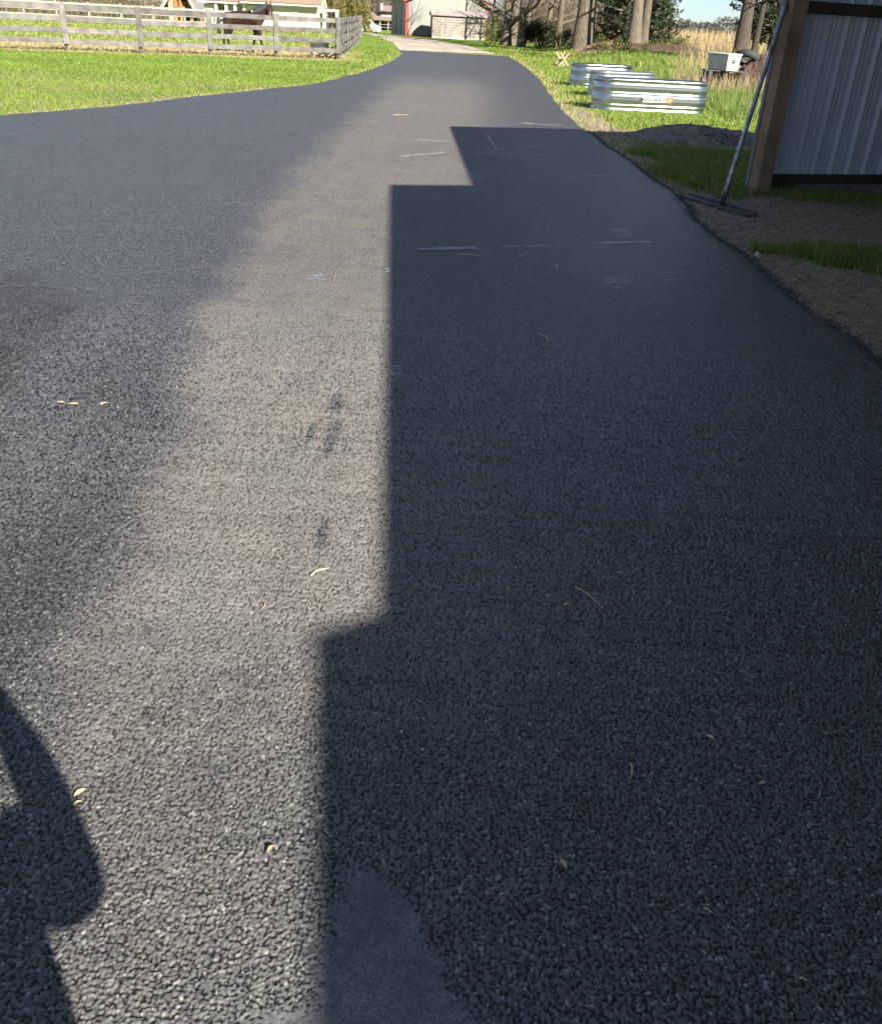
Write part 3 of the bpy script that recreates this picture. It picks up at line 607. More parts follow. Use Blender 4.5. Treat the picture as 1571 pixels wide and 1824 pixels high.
for s_ in (-.16, .16): br.tube([mid.lerp(topx, .055), mid+ax_*s_+Vector((0, 0, .004))], .007, 6)
br.build('brace', M['tar'], lute, Matrix.Identity(4))

# ---- soil heap between verge and barn
def heap(name, c, rx, ry, h, mat, label, seed, n=46, rz=0):
    rg = np.random.default_rng(seed); vs = []; rr = np.linspace(0, 1, 16)
    ph = rg.uniform(0, 6.28, 8)
    for r in rr:
        for j in range(n):
            a = 2*math.pi*j/n; e = 1+.16*math.sin(2*a+ph[0])+.10*math.sin(3*a+ph[1])+.06*math.sin(7*a+ph[2])
            px, py = rx*r*e*math.cos(a), ry*r*e*math.sin(a)
            zz = h*(1-r*r)**1.2*(1+.22*math.sin(px*3/rx+ph[3])+.18*math.sin(py*4/ry+ph[4]))+rg.normal(0, .035*h+.008)*(r < .97)
            X_, Y_ = c[0]+px*math.cos(rz)-py*math.sin(rz), c[1]+px*math.sin(rz)+py*math.cos(rz)
            vs.append((X_, Y_, float(th(X_, Y_))+max(zz, -.02)-(.03 if r == 1 else 0)))
    fs = [(i*n+j, i*n+(j+1) % n, (i+1)*n+(j+1) % n, (i+1)*n+j) for i in range(15) for j in range(n)]
    o = MB().add(vs, fs).build(name, mat); return tag(o, label, 'heap')
pc = G(1250, 250); sh_ = heap('soil_heap', (pc.x+.1, pc.y+.5), 1.25, 1.0, .17, simple('heap_soil', (.28, .24, .20), .95, (.11, .088, .07), 9, bump=1, bscale=16, bdist=.10, rnd=0), 'low heap of grey-brown soil on the grass between the near tank and the barn', 3)
n = 3200; a = RNG.uniform(0, 6.28, n); r = np.sqrt(RNG.random(n)); x = pc.x+.1+1.2*r*np.cos(a); y = pc.y+.5+.95*r*np.sin(a)
o = lumps('heap_clods', x, y, th(x, y)+.15*(1-r*r)**1.2, RNG.uniform(.006, .035, n), simple('clod', (.30, .255, .21), .95, (.085, .067, .054), 20, rnd=0)); tag(o, 'loose clods and dead straw on the soil heap', 'dirt', kind='stuff')
m1 = AT(1075, 90, 50); heap('mulch_heap', (m1.x, 51), 1.9, 1.5, .34, M['mulch_red'], 'reddish brown mulch heap below the twin-trunked tree', 5)
m2 = AT(1185, 92, 50); heap('compost_heap', (m2.x, 51.5), 2.9, 1.6, .50, M['mulch_dark'], 'dark brown compost heap behind the tall dry grass', 8)

# ================================================================== STOCK TANKS (upside down, closed bottom up)
def stadium(Lh, r, n=14):
    p = []
    for k in range(n+1): a = -math.pi/2+math.pi*k/n; p.append((Lh+r*math.cos(a), r*math.sin(a), math.cos(a), math.sin(a)))
    for k in range(n+1): a = math.pi/2+math.pi*k/n; p.append((-Lh+r*math.cos(a), r*math.sin(a), math.cos(a), math.sin(a)))
    return p
def tank(c, rz, length, width, hgt, label, mat):
    t = thing('stock_tank', onto(c[0], c[1]), label, 'stock tank', 'galvanised stock tanks on the verge', rz)
    r = width/2; base = stadium(length/2-r, r); n = len(base)
    bead = lambda zc, w, d: [(zc-w, 0), (zc-w*.5, d*.85), (zc, d), (zc+w*.5, d*.85), (zc+w, 0)]
    k_ = hgt/.62; za, zb, zc_ = .105*k_, .345*k_, .55*k_
    panel = lambda z0, z1: [(z0+(z1-z0)*t, .008*(1-(2*t-1)**2)+.0010*math.sin(t*19)) for t in np.linspace(.04, .96, 12)]
    pr = [(-.04, 0), (.010, .004), (.022, .004), (.026, 0)]+bead(za, .013, .012)+panel(za+.016, zb-.016)+bead(zb, .013, .012)+panel(zb+.016, zc_)
    vs = []
    for z_, o_ in pr:
        o2 = o_-.022*z_/hgt
        vs += [(x_+nx*o2, y_+ny*o2, z_) for x_, y_, nx, ny in base]
    fs = [(i*n+j, i*n+(j+1) % n, (i+1)*n+(j+1) % n, (i+1)*n+j) for i in range(len(pr)-1) for j in range(n)]
    MB().add(vs, fs).build('side_wall', mat, t, wm(t), True)
    tp = [(hgt-.07, -.022), (hgt-.045, -.014), (hgt-.02, -.012), (hgt-.004, -.018), (hgt, -.03), (hgt-.012, -.045), (hgt-.02, -.07)]
    vs = []
    for z_, o_ in tp: vs += [(x_+nx*o_, y_+ny*o_, z_) for x_, y_, nx, ny in base]
    k0 = len(tp)
    fs = [(i*n+j, i*n+(j+1) % n, (i+1)*n+(j+1) % n, (i+1)*n+j) for i in range(k0-1) for j in range(n)]+[tuple((k0-1)*n+j for j in range(n))]
    MB().add(vs, fs).build('bottom_panel', mat, t, wm(t), True)
    return t
def text_mesh(s, size):
    cu = bpy.data.curves.new('t', 'FONT'); cu.body = s; cu.size = size; cu.align_x = 'CENTER'; cu.align_y = 'CENTER'; cu.offset = size*.035; cu.shear = .18
    ob = bpy.data.objects.new('t', cu); C.objects.link(ob); dg = bpy.context.evaluated_depsgraph_get(); me = bpy.data.meshes.new_from_object(ob.evaluated_get(dg)); 
    bpy.data.objects.remove(ob); me.materials.clear(); return me
a0, a1 = AT(1054, 196, 20.6), AT(1256, 194, 20.9)
tc1 = ((a0.x+a1.x)/2, 20.95); trz = R(7)
t1 = tank(tc1, trz, 2.44, .72, .59, 'long galvanised tank upside down on the grass, nearest, with a red heart sticker', M['galv'])
# sticker, printed side up when the tank stands, so it hangs upside down here
fy = -.36+.022*.4-.008-.005
sb = wm(t1)
stick = MB().add([(-.235, fy, .175), (.30, fy, .185), (.30, fy, .285), (-.235, fy, .275)], [(0, 1, 2, 3)]).build('sticker', M['label_white'], t1, sb)
tm = text_mesh('COUNTYLINE', .078); MT = Matrix.Translation((-.015, fy-.003, .229)) @ Matrix.Rotation(math.pi/2, 4, 'X') @ Matrix.Rotation(math.pi, 4, 'Z')
tm.transform(Matrix.Scale(1.12, 4, (1, 0, 0))); link('lettering', tm, M['ink'], stick, sb @ MT)
def heart(s_):
    return [(-.55*s_, .42*s_), (-.3*s_, .5*s_), (0, .44*s_), (.3*s_, .5*s_), (.55*s_, .42*s_), (.62*s_, .2*s_), (.5*s_, -.1*s_), (.2*s_, -.5*s_), (0, -.6*s_), (-.2*s_, -.5*s_), (-.5*s_, -.1*s_), (-.62*s_, .2*s_)]
for s_, k, dy in ((.125, 'red', .003), (.08, 'orange', .005)):
    MB().add([(.335+p[0], fy-dy, .232+p[1]) for p in heart(s_)], [tuple(range(11, -1, -1))]).build('heart_emblem', M[k], stick, sb)
b0 = AT(1108, 124, 24.4); t2 = tank((b0.x+.02, 24.4), R(24), 1.75, .70, .58, 'dull galvanised tank upside down, the middle of three, partly hidden by the near one', M['galv_dull'])
MB().box((-.36, -.352, .47), (.075, .006, .075)).build('sticker', M['label_white'], t2, wm(t2))
c0 = AT(1074, 130, 27.6); t3 = tank((c0.x, 28.0), R(10), 1.75, .80, .60, 'galvanised tank upside down farthest from the camera, leftmost of the three by the driveway', M['galv'])

# ================================================================== WHITE BOX, STAKE, TYRE, SAWBUCK
YB = 27.2
bx0, bx1 = AT(1262, 108, YB), AT(1316, 112, YB)
gz = float(th(bx0.x+.4, YB))
# scrap planks that carry the box
pal = thing('scrap_pallet', (bx0.x+.45, YB+.1, gz), 'old grey pallet of scrap boards under the white box', 'pallet')
bz = AT(1290, 125, YB).z
for k in range(5): plank('board', (bx0.x-.05, YB-.2+.16*k, bz-.02), (bx0.x+1.0, YB-.2+.16*k, bz-.02), .1, .02, M['fence_dark'], pal, up=(0, 1, 0))
for xx in (bx0.x+.05, bx0.x+.45, bx0.x+.9): plank('block', (xx, YB-.25, (gz+bz)/2-.03), (xx, YB+.5, (gz+bz)/2-.03), max(bz-gz-.02, .08), .09, M['fence_dark'], pal)
fb = thing('feed_box', (bx0.x+.4, YB, bz), 'chalky white lidded box with a dark mark on its end, among dead weeds', 'box', rz=R(-60))
Bm = MB(); l0, w0, hh = .74, .46, .40
vs = [(-l0/2*.94, -w0/2*.86, 0), (l0/2*.94, -w0/2*.86, 0), (l0/2*.94, w0/2*.86, 0), (-l0/2*.94, w0/2*.86, 0), (-l0/2, -w0/2, hh-.05), (l0/2, -w0/2, hh-.05), (l0/2, w0/2, hh-.05), (-l0/2, w0/2, hh-.05)]
Bm.add(vs, [(3, 2, 1, 0), (4, 5, 6, 7), (0, 1, 5, 4), (1, 2, 6, 5), (2, 3, 7, 6), (3, 0, 4, 7)]); Bm.build('body', M['box'], fb, wm(fb))
MB().bevbox((0, 0, hh-.02), (l0+.05, w0+.05, .055), .012).build('lid', M['box'], fb, wm(fb))
mk = MB(); mk.tube([(l0/2*.985+.004, .055*math.cos(a), hh*.55+.035*math.sin(a)) for a in np.linspace(.3, 5.4, 12)], .011, 5); mk.box((l0/2*.985+.006, 0, hh*.54), (.012, .09, .016)); mk.build('emblem', M['ink'], fb, wm(fb))
heap('scrap_heap', (bx0.x+.45, YB+.25), .75, .6, max(bz-gz-.06, .1), M['mulch_dark'], 'dark weedy mound under the white box and pallet', 25)
sk = AT(1257, 120, YB-.15); g0 = onto(sk.x, YB-.15)
st = MB().tube([g0+Vector((-.05, 0, -.05)), g0+Vector((.03, 0, .62))], .025, 8).build('metal_stake', M['galv_dull']); tag(st, 'short grey metal stake leaning at the left end of the white box', 'stake')
ty = AT(1333, 97, YB+.9)
tyre = thing('tyre', (ty.x, YB+.9, ty.z-.1), 'worn black tyre lying tilted on scrap behind the white box', 'tyre'); tyre.rotation_euler = (R(-22), R(18), 0)
def torus(R_, r_, sq=1, n=32, m=10):
    vs = [((R_+r_*math.cos(b))*math.cos(a), (R_+r_*math.cos(b))*math.sin(a), sq*r_*math.sin(b)) for a in np.linspace(0, 2*math.pi, n, False) for b in np.linspace(0, 2*math.pi, m, False)]
    return MB().add(vs, [(i*m+j, ((i+1) % n)*m+j, ((i+1) % n)*m+(j+1) % m, i*m+(j+1) % m) for i in range(n) for j in range(m)])
torus(.28, .085, 1.25).build('tread', M['black'], tyre, wm(tyre), True)
rb = torus(.20, .02, 1).build('bead', simple('scuffed_rubber', (.11, .105, .10), .8, (.06, .058, .055), 20), tyre, wm(tyre) @ Matrix.Translation((0, 0, .08)), True)
hp = heap('scrap_heap', (ty.x+.25, YB+1.0), 1.0, .8, max(ty.z-.1-gz, .3)*1.0, M['mulch_dark'], 'dark heap of weedy scrap beneath the tyre', 21)
sbp = onto(*AT(1001, 104, 40.5).xy)
saw = thing('sawbuck', sbp, 'small pale wooden sawbuck with crossed legs on the grass beyond the tanks', 'sawbuck', rz=R(18))
for k in (-.30, .30):
    for sx in (-1, 1):
        p0, p1 = Vector((-sx*.20, k*.7+sx*.02, 0)), Vector((sx*.20, k*.7+sx*.02, .50)); W_ = wm(saw); plank('leg', W_ @ p0, W_ @ p1, .075, .035, M['lumber'], saw)
W_ = wm(saw); plank('rail', W_ @ Vector((0, -.24, .22)), W_ @ Vector((0, .24, .22)), .08, .035, M['lumber'], saw)

# ================================================================== PADDOCK FENCES
def fence(name, pts, label, rails, h, mat, pw=.13, face=True, bw=.145, cover_up=None, sag=.012, postdark=None):
    f = thing(name, onto(*pts[0]), label, 'fence')
    P_ = [onto(*p) for p in pts]
    for i, p in enumerate(P_):
        d = (P_[min(i+1, len(P_)-1)]-P_[max(i-1, 0)]); d.z = 0; d.normalize(); s_ = Vector((d.y, -d.x, 0))
        if s_.y > 0 and abs(d.x) > .5: s_ = -s_
        if abs(d.x) <= .5 and s_.x < 0: s_ = -s_
        tl = Vector((random.uniform(-.02, .02), 0, 0))
        plank('post', p-Vector((0, 0, .2)), p+tl+Vector((0, 0, h+.03)), pw*.8, pw*.8, postdark or mat, f, up=tuple(d))
        if face: plank('face_board', p+s_*(pw*.4+.055)+Vector((0, 0, rails[0]-bw*.62)), p+tl+s_*(pw*.4+.055)+Vector((0, 0, h+.05)), .17, .028, mat, f, up=tuple(d))
    for i in range(len(P_)-1):
        a, b = P_[i], P_[i+1]; d = (b-a); d.z = 0; d.normalize(); s_ = Vector((d.y, -d.x, 0))
        if s_.y > 0 and abs(d.x) > .5: s_ = -s_
        if abs(d.x) <= .5 and s_.x < 0: s_ = -s_
        for k, rz_ in enumerate(rails):
            j = Vector((0, 0, random.uniform(-sag, sag))); j2 = Vector((0, 0, random.uniform(-sag, sag)))
            plank('board', a+s_*(pw*.4+.019)+Vector((0, 0, rz_))+j+d*.003, b+s_*(pw*.4+.019)+Vector((0, 0, rz_))+j2-d*.003, bw, .03, mat, f)
    return f
fx = [(113, 86.5), (250, 91.5), (386, 98.5), (499, 102.5), (607, 103.5)]
fp = [G(*p) for p in fx]; fp = [(p.x, p.y) for p in fp]
# straighten: run the fence along its mean line at even spacing
A_, B_ = Vector((-12.6, 31.9)), Vector((-4.62, 36.3)); dv = (B_-A_)/4
front = [tuple(A_+dv*k) for k in range(-4, 5)]
RA = (.27, .57, .885, 1.20)
fence('paddock_fence', front, 'weathered four-board fence across the lawn in front of the horse', RA, 1.28, M['fence'], postdark=M['fence_dark'])  # darker posts: shade behind the face boards is put into their colour
e_ = [G(607, 103.5), G(617, 93), G(628, 84), G(636, 75), G(641, 68), G(645, 63)]
side = []
pts = [(-4.62, 36.3), (-4.9, 41), (-5.35, 47.5), (-6.0, 56), (-6.9, 66), (-7.8, 74.5)]
tot = 38.4; n = 16
xs_ = np.interp(np.linspace(36.3, 74.5, n+1), [p[1] for p in pts], [p[0] for p in pts]); ys_ = np.linspace(36.3, 74.5, n+1)
side = list(zip(xs_, ys_)); side[0] = (side[0][0]+.02, side[0][1]+.16)
fence('paddock_fence', side, 'weathered four-board fence running away from the corner post beside the lane', RA, 1.28, M['fence'])
far = [(-46+1.95*k, 62+.42*k) for k in range(0, 19)]; far = [p for p in far if p[0] < -7.5]
fence('paddock_fence', far, 'pale far fence across the back of the paddock behind the horse', (.35, .72, 1.09), 1.2, M['far_fence'], face=False, bw=.13)
gf0 = AT(700, 52, 95); gf1 = AT(711, 52, 95)
fence('yard_fence', [(gf0.x, 95), (gf1.x+.4, 95.2)], 'short pale board fence beside the grey garage', (.3, .6, .9, 1.15), 1.2, M['far_fence'], face=False)

# ---- trough by the corner
tp_ = Vector((-5.35, 36.9, 0)); tr = thing('water_trough', onto(tp_.x, tp_.y), 'small grey metal water trough inside the paddock corner', 'trough', rz=R(20))
st_ = stadium(.15, .22); n = len(st_)
vs = [(p[0]*(.9 if k == 0 else 1), p[1]*(.9 if k == 0 else 1), z_) for k, z_ in enumerate((.28, .55)) for p in st_]+[(p[0]*.93, p[1]*.93, .55) for p in st_]+[(p[0]*.85, p[1]*.85, .30) for p in st_]
MB().add(vs, [(i*n+j, i*n+(j+1) % n, (i+1)*n+(j+1) % n, (i+1)*n+j) for i in range(3) for j in range(n)]+[tuple(range(n-1, -1, -1)), tuple(3*n+j for j in range(n))]).build('bowl', M['galv_dull'], tr, wm(tr))
for sx in (-1, 1):
    for sy in (-1, 1): MB().beam((sx*.28, sy*.16, 0), (sx*.12, sy*.14, .42), .05, .05).build('leg', M['white'], tr, wm(tr))

# ================================================================== BODIES
def skin(name, pts, edges, mat, parent=None, Mx=None, sub=2, root=0):
    me = bpy.data.meshes.new(name); bm = bmesh.new(); ly = bm.verts.layers.skin.verify(); vs = []
    for p, r in pts:
        v = bm.verts.new(p); v[ly].radius = r if hasattr(r, '__len__') else (r, r); vs.append(v)
    for a, b in edges: bm.edges.new((vs[a], vs[b]))
    vs[root][ly].use_root = True
    bm.to_mesh(me); bm.free(); o = link(name, me, mat, parent, Mx)
    sk_ = o.modifiers.new('skin', 'SKIN'); sk_.use_smooth_shade = True; sk_.branch_smoothing = .6
    if sub: s2 = o.modifiers.new('sub', 'SUBSURF'); s2.levels = sub; s2.render_levels = sub
    return o
YH = 37.2
hx = AT(437, 92, YH); horse = thing('horse', onto(hx.x, YH), 'dark bay horse standing behind the fence, head turned to the right', 'horse', rz=R(-4)); horse.scale = (1.02,)*3
hp_ = [((-.05, 0, 1.08), .30), ((-.42, 0, 1.10), .29), ((-.66, 0, 1.12), .22), ((.30, 0, 1.08), .28), ((.56, 0, 1.10), .22),         # 0 barrel 1 flank 2 rump 3 girth 4 chest
       ((.66, 0, 1.24), .22), ((.80, -.02, 1.38), .19), ((.94, -.05, 1.49), .145), ((1.0, -.14, 1.43), .135), ((1.03, -.26, 1.28), .105), ((1.04, -.33, 1.17), .09),  # neck, poll, head
       ((-.58, .15, .88), .15), ((-.52, .15, .64), .085), ((-.66, .15, .44), .055), ((-.62, .15, .22), .038), ((-.60, .15, .09), .045), ((-.56, .15, .02), .055),
       ((-.62, -.15, .88), .15), ((-.60, -.15, .64), .085), ((-.72, -.15, .44), .055), ((-.70, -.15, .22), .038), ((-.68, -.15, .09), .045), ((-.64, -.15, .02), .055),
       ((.42, .13, .82), .12), ((.36, .13, .58), .07), ((.32, .13, .40), .05), ((.26, .13, .20), .036), ((.24, .13, .08), .042), ((.26, .13, .02), .052),
       ((.54, -.13, .82), .12), ((.60, -.13, .58), .07), ((.64, -.13, .40), .05), ((.68, -.13, .20), .036), ((.68, -.13, .08), .042), ((.71, -.13, .02), .052)]
he = [(0, 1), (1, 2), (0, 3), (3, 4), (4, 5), (5, 6), (6, 7), (7, 8), (8, 9), (9, 10), (1, 11), (1, 17), (3, 23), (4, 29)]
for s_ in (11, 17, 23, 29): he += [(s_+k, s_+k+1) for k in range(5)]
skin('body', hp_, he, M['horse'], horse, wm(horse))
ear = MB()
for sy in (-1, 1): ear.tube([(.95+sy*.06, -.07, 1.56), (.95+sy*.075, -.08, 1.62), (.95+sy*.08, -.08, 1.69)], [.03, .032, .004], 6)
ear.build('ears', M['horse_black'], horse, wm(horse), True)
mn = MB()
for k in range(26):
    t = k/25; b = Vector((.40+.50*t, -.03*t, 1.36+.22*t)); mn.tube([b+Vector((-.02, 0, .02)), b+Vector((0, -.13, -.02)), b+Vector((.02, -.17, -.16-.08*random.random()))], [.03, .03, .008], 5)
mn.build('mane', M['horse_black'], horse, wm(horse), True)
tl = MB()
for k in range(10): o_ = random.uniform(-.04, .04); tl.tube([(-.84, o_*.3, 1.18), (-.93, o_, 1.02), (-.93+o_, o_, .7), (-.90+o_, o_*1.5, .42)], [.03, .035, .03, .008], 5)
tl.build('tail', M['horse_black'], horse, wm(horse), True)
# the photographer, whose shadow lies on the road at the left
per = thing('person', (.08, -.5, 0), 'person holding up a phone whose shadow falls on the asphalt at lower left', 'person')
ppts = [((.21, -.46, .93), (.25, .20)), ((.17, -.46, 1.12), (.23, .18)), ((.10, -.47, 1.36), (.20, .12)), ((.08, -.48, 1.47), (.09, .08)), ((.08, -.46, 1.58), .06), ((.08, -.43, 1.68), (.085, .10)), ((.08, -.42, 1.78), (.07, .08)),
        ((.28, -.48, 1.40), .085), ((.35, -.32, 1.14), .068), ((.26, -.20, 1.31), .052), ((.13, -.09, 1.45), .035),
        ((-.12, -.48, 1.40), .085), ((-.22, -.32, 1.14), .068), ((-.16, -.18, 1.31), .052), ((-.07, -.09, 1.45), .035),
        ((.26, -.50, .74), .13), ((.19, -.48, .48), .075), ((.19, -.50, .12), .055), ((.20, -.40, .05), .05),
        ((.08, -.50, .74), .13), ((-.03, -.48, .48), .075), ((-.03, -.50, .12), .055), ((-.04, -.40, .05), .05)]
pe = [(0, 1), (1, 2), (2, 3), (3, 4), (4, 5), (5, 6), (2, 7), (7, 8), (8, 9), (9, 10), (2, 11), (11, 12), (12, 13), (13, 14), (0, 15), (15, 16), (16, 17), (17, 18), (0, 19), (19, 20), (20, 21), (21, 22)]
nf = len(ppts)
for base, sx in ((10, 1), (14, -1)):
    bx_, by_, bz_ = ppts[base][0]
    for k, (dx_, dz_, ln) in enumerate(((-.045, .015, .05), (-.05, .035, .075), (-.05, .015, .08), (-.05, -.005, .075), (-.045, -.025, .06))):
        i0 = len(ppts); ppts += [((bx_+sx*dx_*.3, by_+.02, bz_+dz_), .011), ((bx_+sx*dx_*.8, by_+.035, bz_+dz_*1.2), .009), ((bx_+sx*(dx_-.2*ln), by_+.03, bz_+dz_*1.25), .008)]
        pe += [(base, i0), (i0, i0+1), (i0+1, i0+2)]
skin('body', ppts, pe, M['jacket'], per, Matrix.Identity(4), 1)
Mp = Matrix((cam_x, cam_y, cam_z)).transposed().to_4x4(); Mp.translation = Vector((.025, -.02, 1.475))
ph = MB().bevbox((0, 0, .012), (.152, .074, .009), .003).build('phone', M['phone'], None, Mp @ Matrix.Rotation(R(90), 4, 'Z')); tag(ph, 'black phone held up by the person casting the shadow', 'phone')

# ================================================================== BUILDINGS
def quad_panel(name, pts, mat, parent, thick=.12):
    pts = [Vector(p) for p in pts]; nrm = (pts[1]-pts[0]).cross(pts[2]-pts[0]).normalized()*thick; n = len(pts)
    vs = pts+[p-nrm for p in pts]
    return MB().add(vs, [tuple(range(n)), tuple(range(2*n-1, n-1, -1))]+[(i, n+i, n+(i+1) % n, (i+1) % n) for i in range(n)]).build(name, mat, parent, Matrix.Identity(4))
def bx(name, x0, x1, y0, y1, z0, z1, mat, parent): return MB().box(((x0+x1)/2, (y0+y1)/2, (z0+z1)/2), (x1-x0, y1-y0, z1-z0)).build(name, mat, parent, Matrix.Identity(4))
def window(x0, x1, z0, z1, y, parent, fr='white'):
    w = MB(); t = .07
    for a, b, c, d in ((x0-t, x1+t, z1, z1+t), (x0-t, x1+t, z0-t, z0), (x0-t, x0, z0, z1), (x1, x1+t, z0, z1)): w.box(((a+b)/2, y-.03, (c+d)/2), (b-a, .08, d-c))
    f = w.build('window', M[fr], parent, Matrix.Identity(4)); bx('pane', x0, x1, y-.02, y-.01, z0, z1, M['pane'], f)
# cream ranch house behind the paddock
YC = 96.; X = lambda px, py=20: AT(px, py, YC).x; Z = lambda px, py: AT(px, py, YC).z
ch = thing('cream_house', (X(460), YC+3, float(th(X(460), YC))), 'low cream house with brown shingle roof and white porch behind the paddock', 'house')
xA, xB, xC = X(362), X(440), X(563); ze = Z(500, 11); gz = -1.3
bx('wall', xB, xC, YC, YC+8, gz, ze, M['cream'], ch); bx('porch_wall', xA, xB-.003, YC+1.6, YC+8, gz, ze+.1, M['cream'], ch)
bx('porch_front', X(363), X(386), YC+.25, YC+1.59, gz, ze-.12, M['cream'], ch)
bx('fascia', xA-.4, xB+.1, YC-.35, YC-.20, ze-.02, ze+.22, M['white'], ch); bx('fascia', xB-.45, xC+.5, YC-.75, YC-.6, ze+.10, ze+.32, M['white'], ch)
for px in (386, 404, 420, 436): bx('porch_post', X(px)-.12, X(px)+.12, YC-.15, YC+.1, gz, ze-.03, M['white'], ch)
bx('porch_door', X(392), X(400), YC+1.5, YC+1.57, gz, ze-.3, M['pane'], ch)
window(X(408), X(417), .1, 1.0, YC+1.6, ch); window(X(424), X(433), .1, 1.0, YC+1.6, ch)
window(X(521.5), X(524), ze-1.15, ze-.5, YC, ch, 'cream'); window(X(526), X(528.5), ze-1.15, ze-.5, YC, ch, 'cream')
quad_panel('roof', [(xA-.7, YC-.4, ze+.2), (xB-.3, YC-.4, ze+.2), (xB-.3, YC+4, ze+2.3), (xA-.7, YC+4, ze+2.3)], M['brown_roof'], ch)
quad_panel('roof', [(xB-.5, YC-.8, ze+.3), (xC+.6, YC-.8, ze+.3), (xC+.6, YC+4, ze+2.62), (xB-.5, YC+4, ze+2.62)], M['brown_roof'], ch)
quad_panel('roof', [(xA-.7, YC+4, ze+2.3), (xC+.6, YC+4, ze+2.62), (xC+.6, YC+8.6, ze+.3), (xA-.7, YC+8.6, ze+.2)], M['brown_roof'], ch)
MB().add([(xC+.01, YC+.0, ze), (xC+.01, YC+8, ze), (xC+.01, YC+4, ze+2.4), (xC-.1, YC+.0, ze), (xC-.1, YC+8, ze), (xC-.1, YC+4, ze+2.4)], [(0, 1, 2), (5, 4, 3), (0, 2, 5, 3), (2, 1, 4, 5), (1, 0, 3, 4)]).build('gable', M['cream'], ch, Matrix.Identity(4))
bx('gable_porch_roof', xC+.3, X(599, 20), YC+2, YC+5, Z(590, 21), Z(590, 17), M['white'], ch)
for px in (572, 595): bx('porch_post', X(px)-.14, X(px)+.14, YC+2.1, YC+2.38, gz, Z(590, 21), M['white'], ch)
# log house further left
YL = 112.; X = lambda px, py=10: AT(px, py, YL).x; Z = lambda px, py: AT(px, py, YL).z
lg = thing('log_house', (X(325), YL+2, float(th(X(325), YL))), 'log cabin with orange timber porch and grey roof, left of the cream house', 'house')
gz = -1.6; zt = 3.6; xm = X(325)
bx('wall', X(298), X(350), YL+2.5, YL+8, gz, 1.0, M['log'], lg); bx('chimney', X(301), X(309.5), YL-.2, YL+.8, gz, 4.5, simple('stone_chimney', (.36, .29, .22), .9, (.25, .2, .15), 4, rnd=0), lg)
for px in (313, 322, 340): bx('porch_post', X(px)-.14, X(px)+.14, YL, YL+.28, gz, 2.6, M['log'], lg)
bx('balcony', X(312), X(342), YL-.03, YL-.005, Z(325, 14.5), Z(325, 12), M['log'], lg)
for k in range(9): bx('baluster', X(314+3*k)-.035, X(314+3*k)+.035, YL+.02, YL+.09, Z(325, 12), Z(325, 4.5), M['log'], lg)
bx('hand_rail', X(312), X(342), YL-.03, YL+.12, Z(325, 4.5), Z(325, 3), M['log'], lg)
bx('balcony_shade_panel', X(311), X(345), YL+2.42, YL+2.48, gz, 1.2, M['pane'], lg)  # dark sheet standing in for the shade behind the balcony
for s_ in (-1, 1):
    ex = X(291) if s_ < 0 else X(352); ez = Z(325, 16)
    p = [(xm, YL-.8, zt), (ex, YL-.8, ez), (ex, YL+9, ez), (xm, YL+9, zt)]; quad_panel('roof', p if s_ < 0 else p[::-1], M['grey_roof'], lg, .18)
    MB().beam((xm, YL-.9, zt-.12), (ex, YL-.9, ez-.12), .12, .3).build('rake_board', M['far_fence'], lg, Matrix.Identity(4))
bx('side_wing', X(344), X(364), YL+4, YL+9, gz, Z(350, 12), M['slate'], lg)
quad_panel('roof', [(X(344), YL+3.5, Z(350, 12)), (X(368), YL+3.5, Z(350, 12)), (X(368), YL+8, 4.6), (X(344), YL+8, 4.6)], M['grey_roof'], lg)
# dark two-storey house far down the lane
YD = 225.; X = lambda px, py=30: AT(px, py, YD).x; Z = lambda px, py: AT(px, py, YD).z
dh = thing('grey_house', (X(685), YD+4, float(th(X(685), YD))), 'dark grey two-storey house with a long porch at the end of the lane', 'house')
gz = Z(690, 52)-.3
bx('wall', X(665), X(745), YD+2.6, YD+10, gz, Z(690, 33), M['slate'], dh); bx('upper_wall', X(677), X(745), YD+2.7, YD+10, Z(690, 33), Z(690, 19), M['green_siding'], dh)
quad_panel('roof', [(X(675), YD+1.8, Z(690, 19.5)), (X(750), YD+1.8, Z(690, 19.5)), (X(750), YD+6, Z(690, 9.5)), (X(675), YD+6, Z(690, 9.5))], M['tan_roof'], dh)
quad_panel('porch_roof', [(X(662), YD-.6, Z(690, 36)), (X(750), YD-.6, Z(690, 36)), (X(750), YD+2.7, Z(690, 29)), (X(668), YD+2.7, Z(690, 29))], M['tan_roof'], dh)
quad_panel('wing_roof', [(X(636), YD+1, Z(690, 34)), (X(664), YD+1, Z(690, 34)), (X(676), YD+6, Z(690, 23)), (X(648), YD+6, Z(690, 23))], M['tan_roof'], dh)
bx('wing_wall', X(640), X(664.5), YD+1.8, YD+9, gz, Z(690, 33.5), M['slate'], dh)
bx('chimney', X(675.5), X(679), YD+3, YD+4, Z(690, 22), Z(690, 6), M['cream'], dh)
for px in (664, 677.5, 692, 705): bx('porch_post', X(px)-.1, X(px)+.1, YD-.3, YD-.1, gz, Z(690, 35.5), M['far_fence'], dh)
for zz in (44, 49): bx('porch_rail', X(664), X(710), YD-.26, YD-.14, Z(690, zz+.5), Z(690, zz-.2), M['far_fence'], dh)
window(X(684.5), X(693), Z(690, 43), Z(690, 38), YD+2.6, dh); window(X(688), X(692), Z(690, 24.5), Z(690, 21), YD+2.7, dh)
bx('eave_band', X(678), X(706), YD+2.55, YD+2.68, Z(690, 29.5), Z(690, 27), M['cream'], dh)
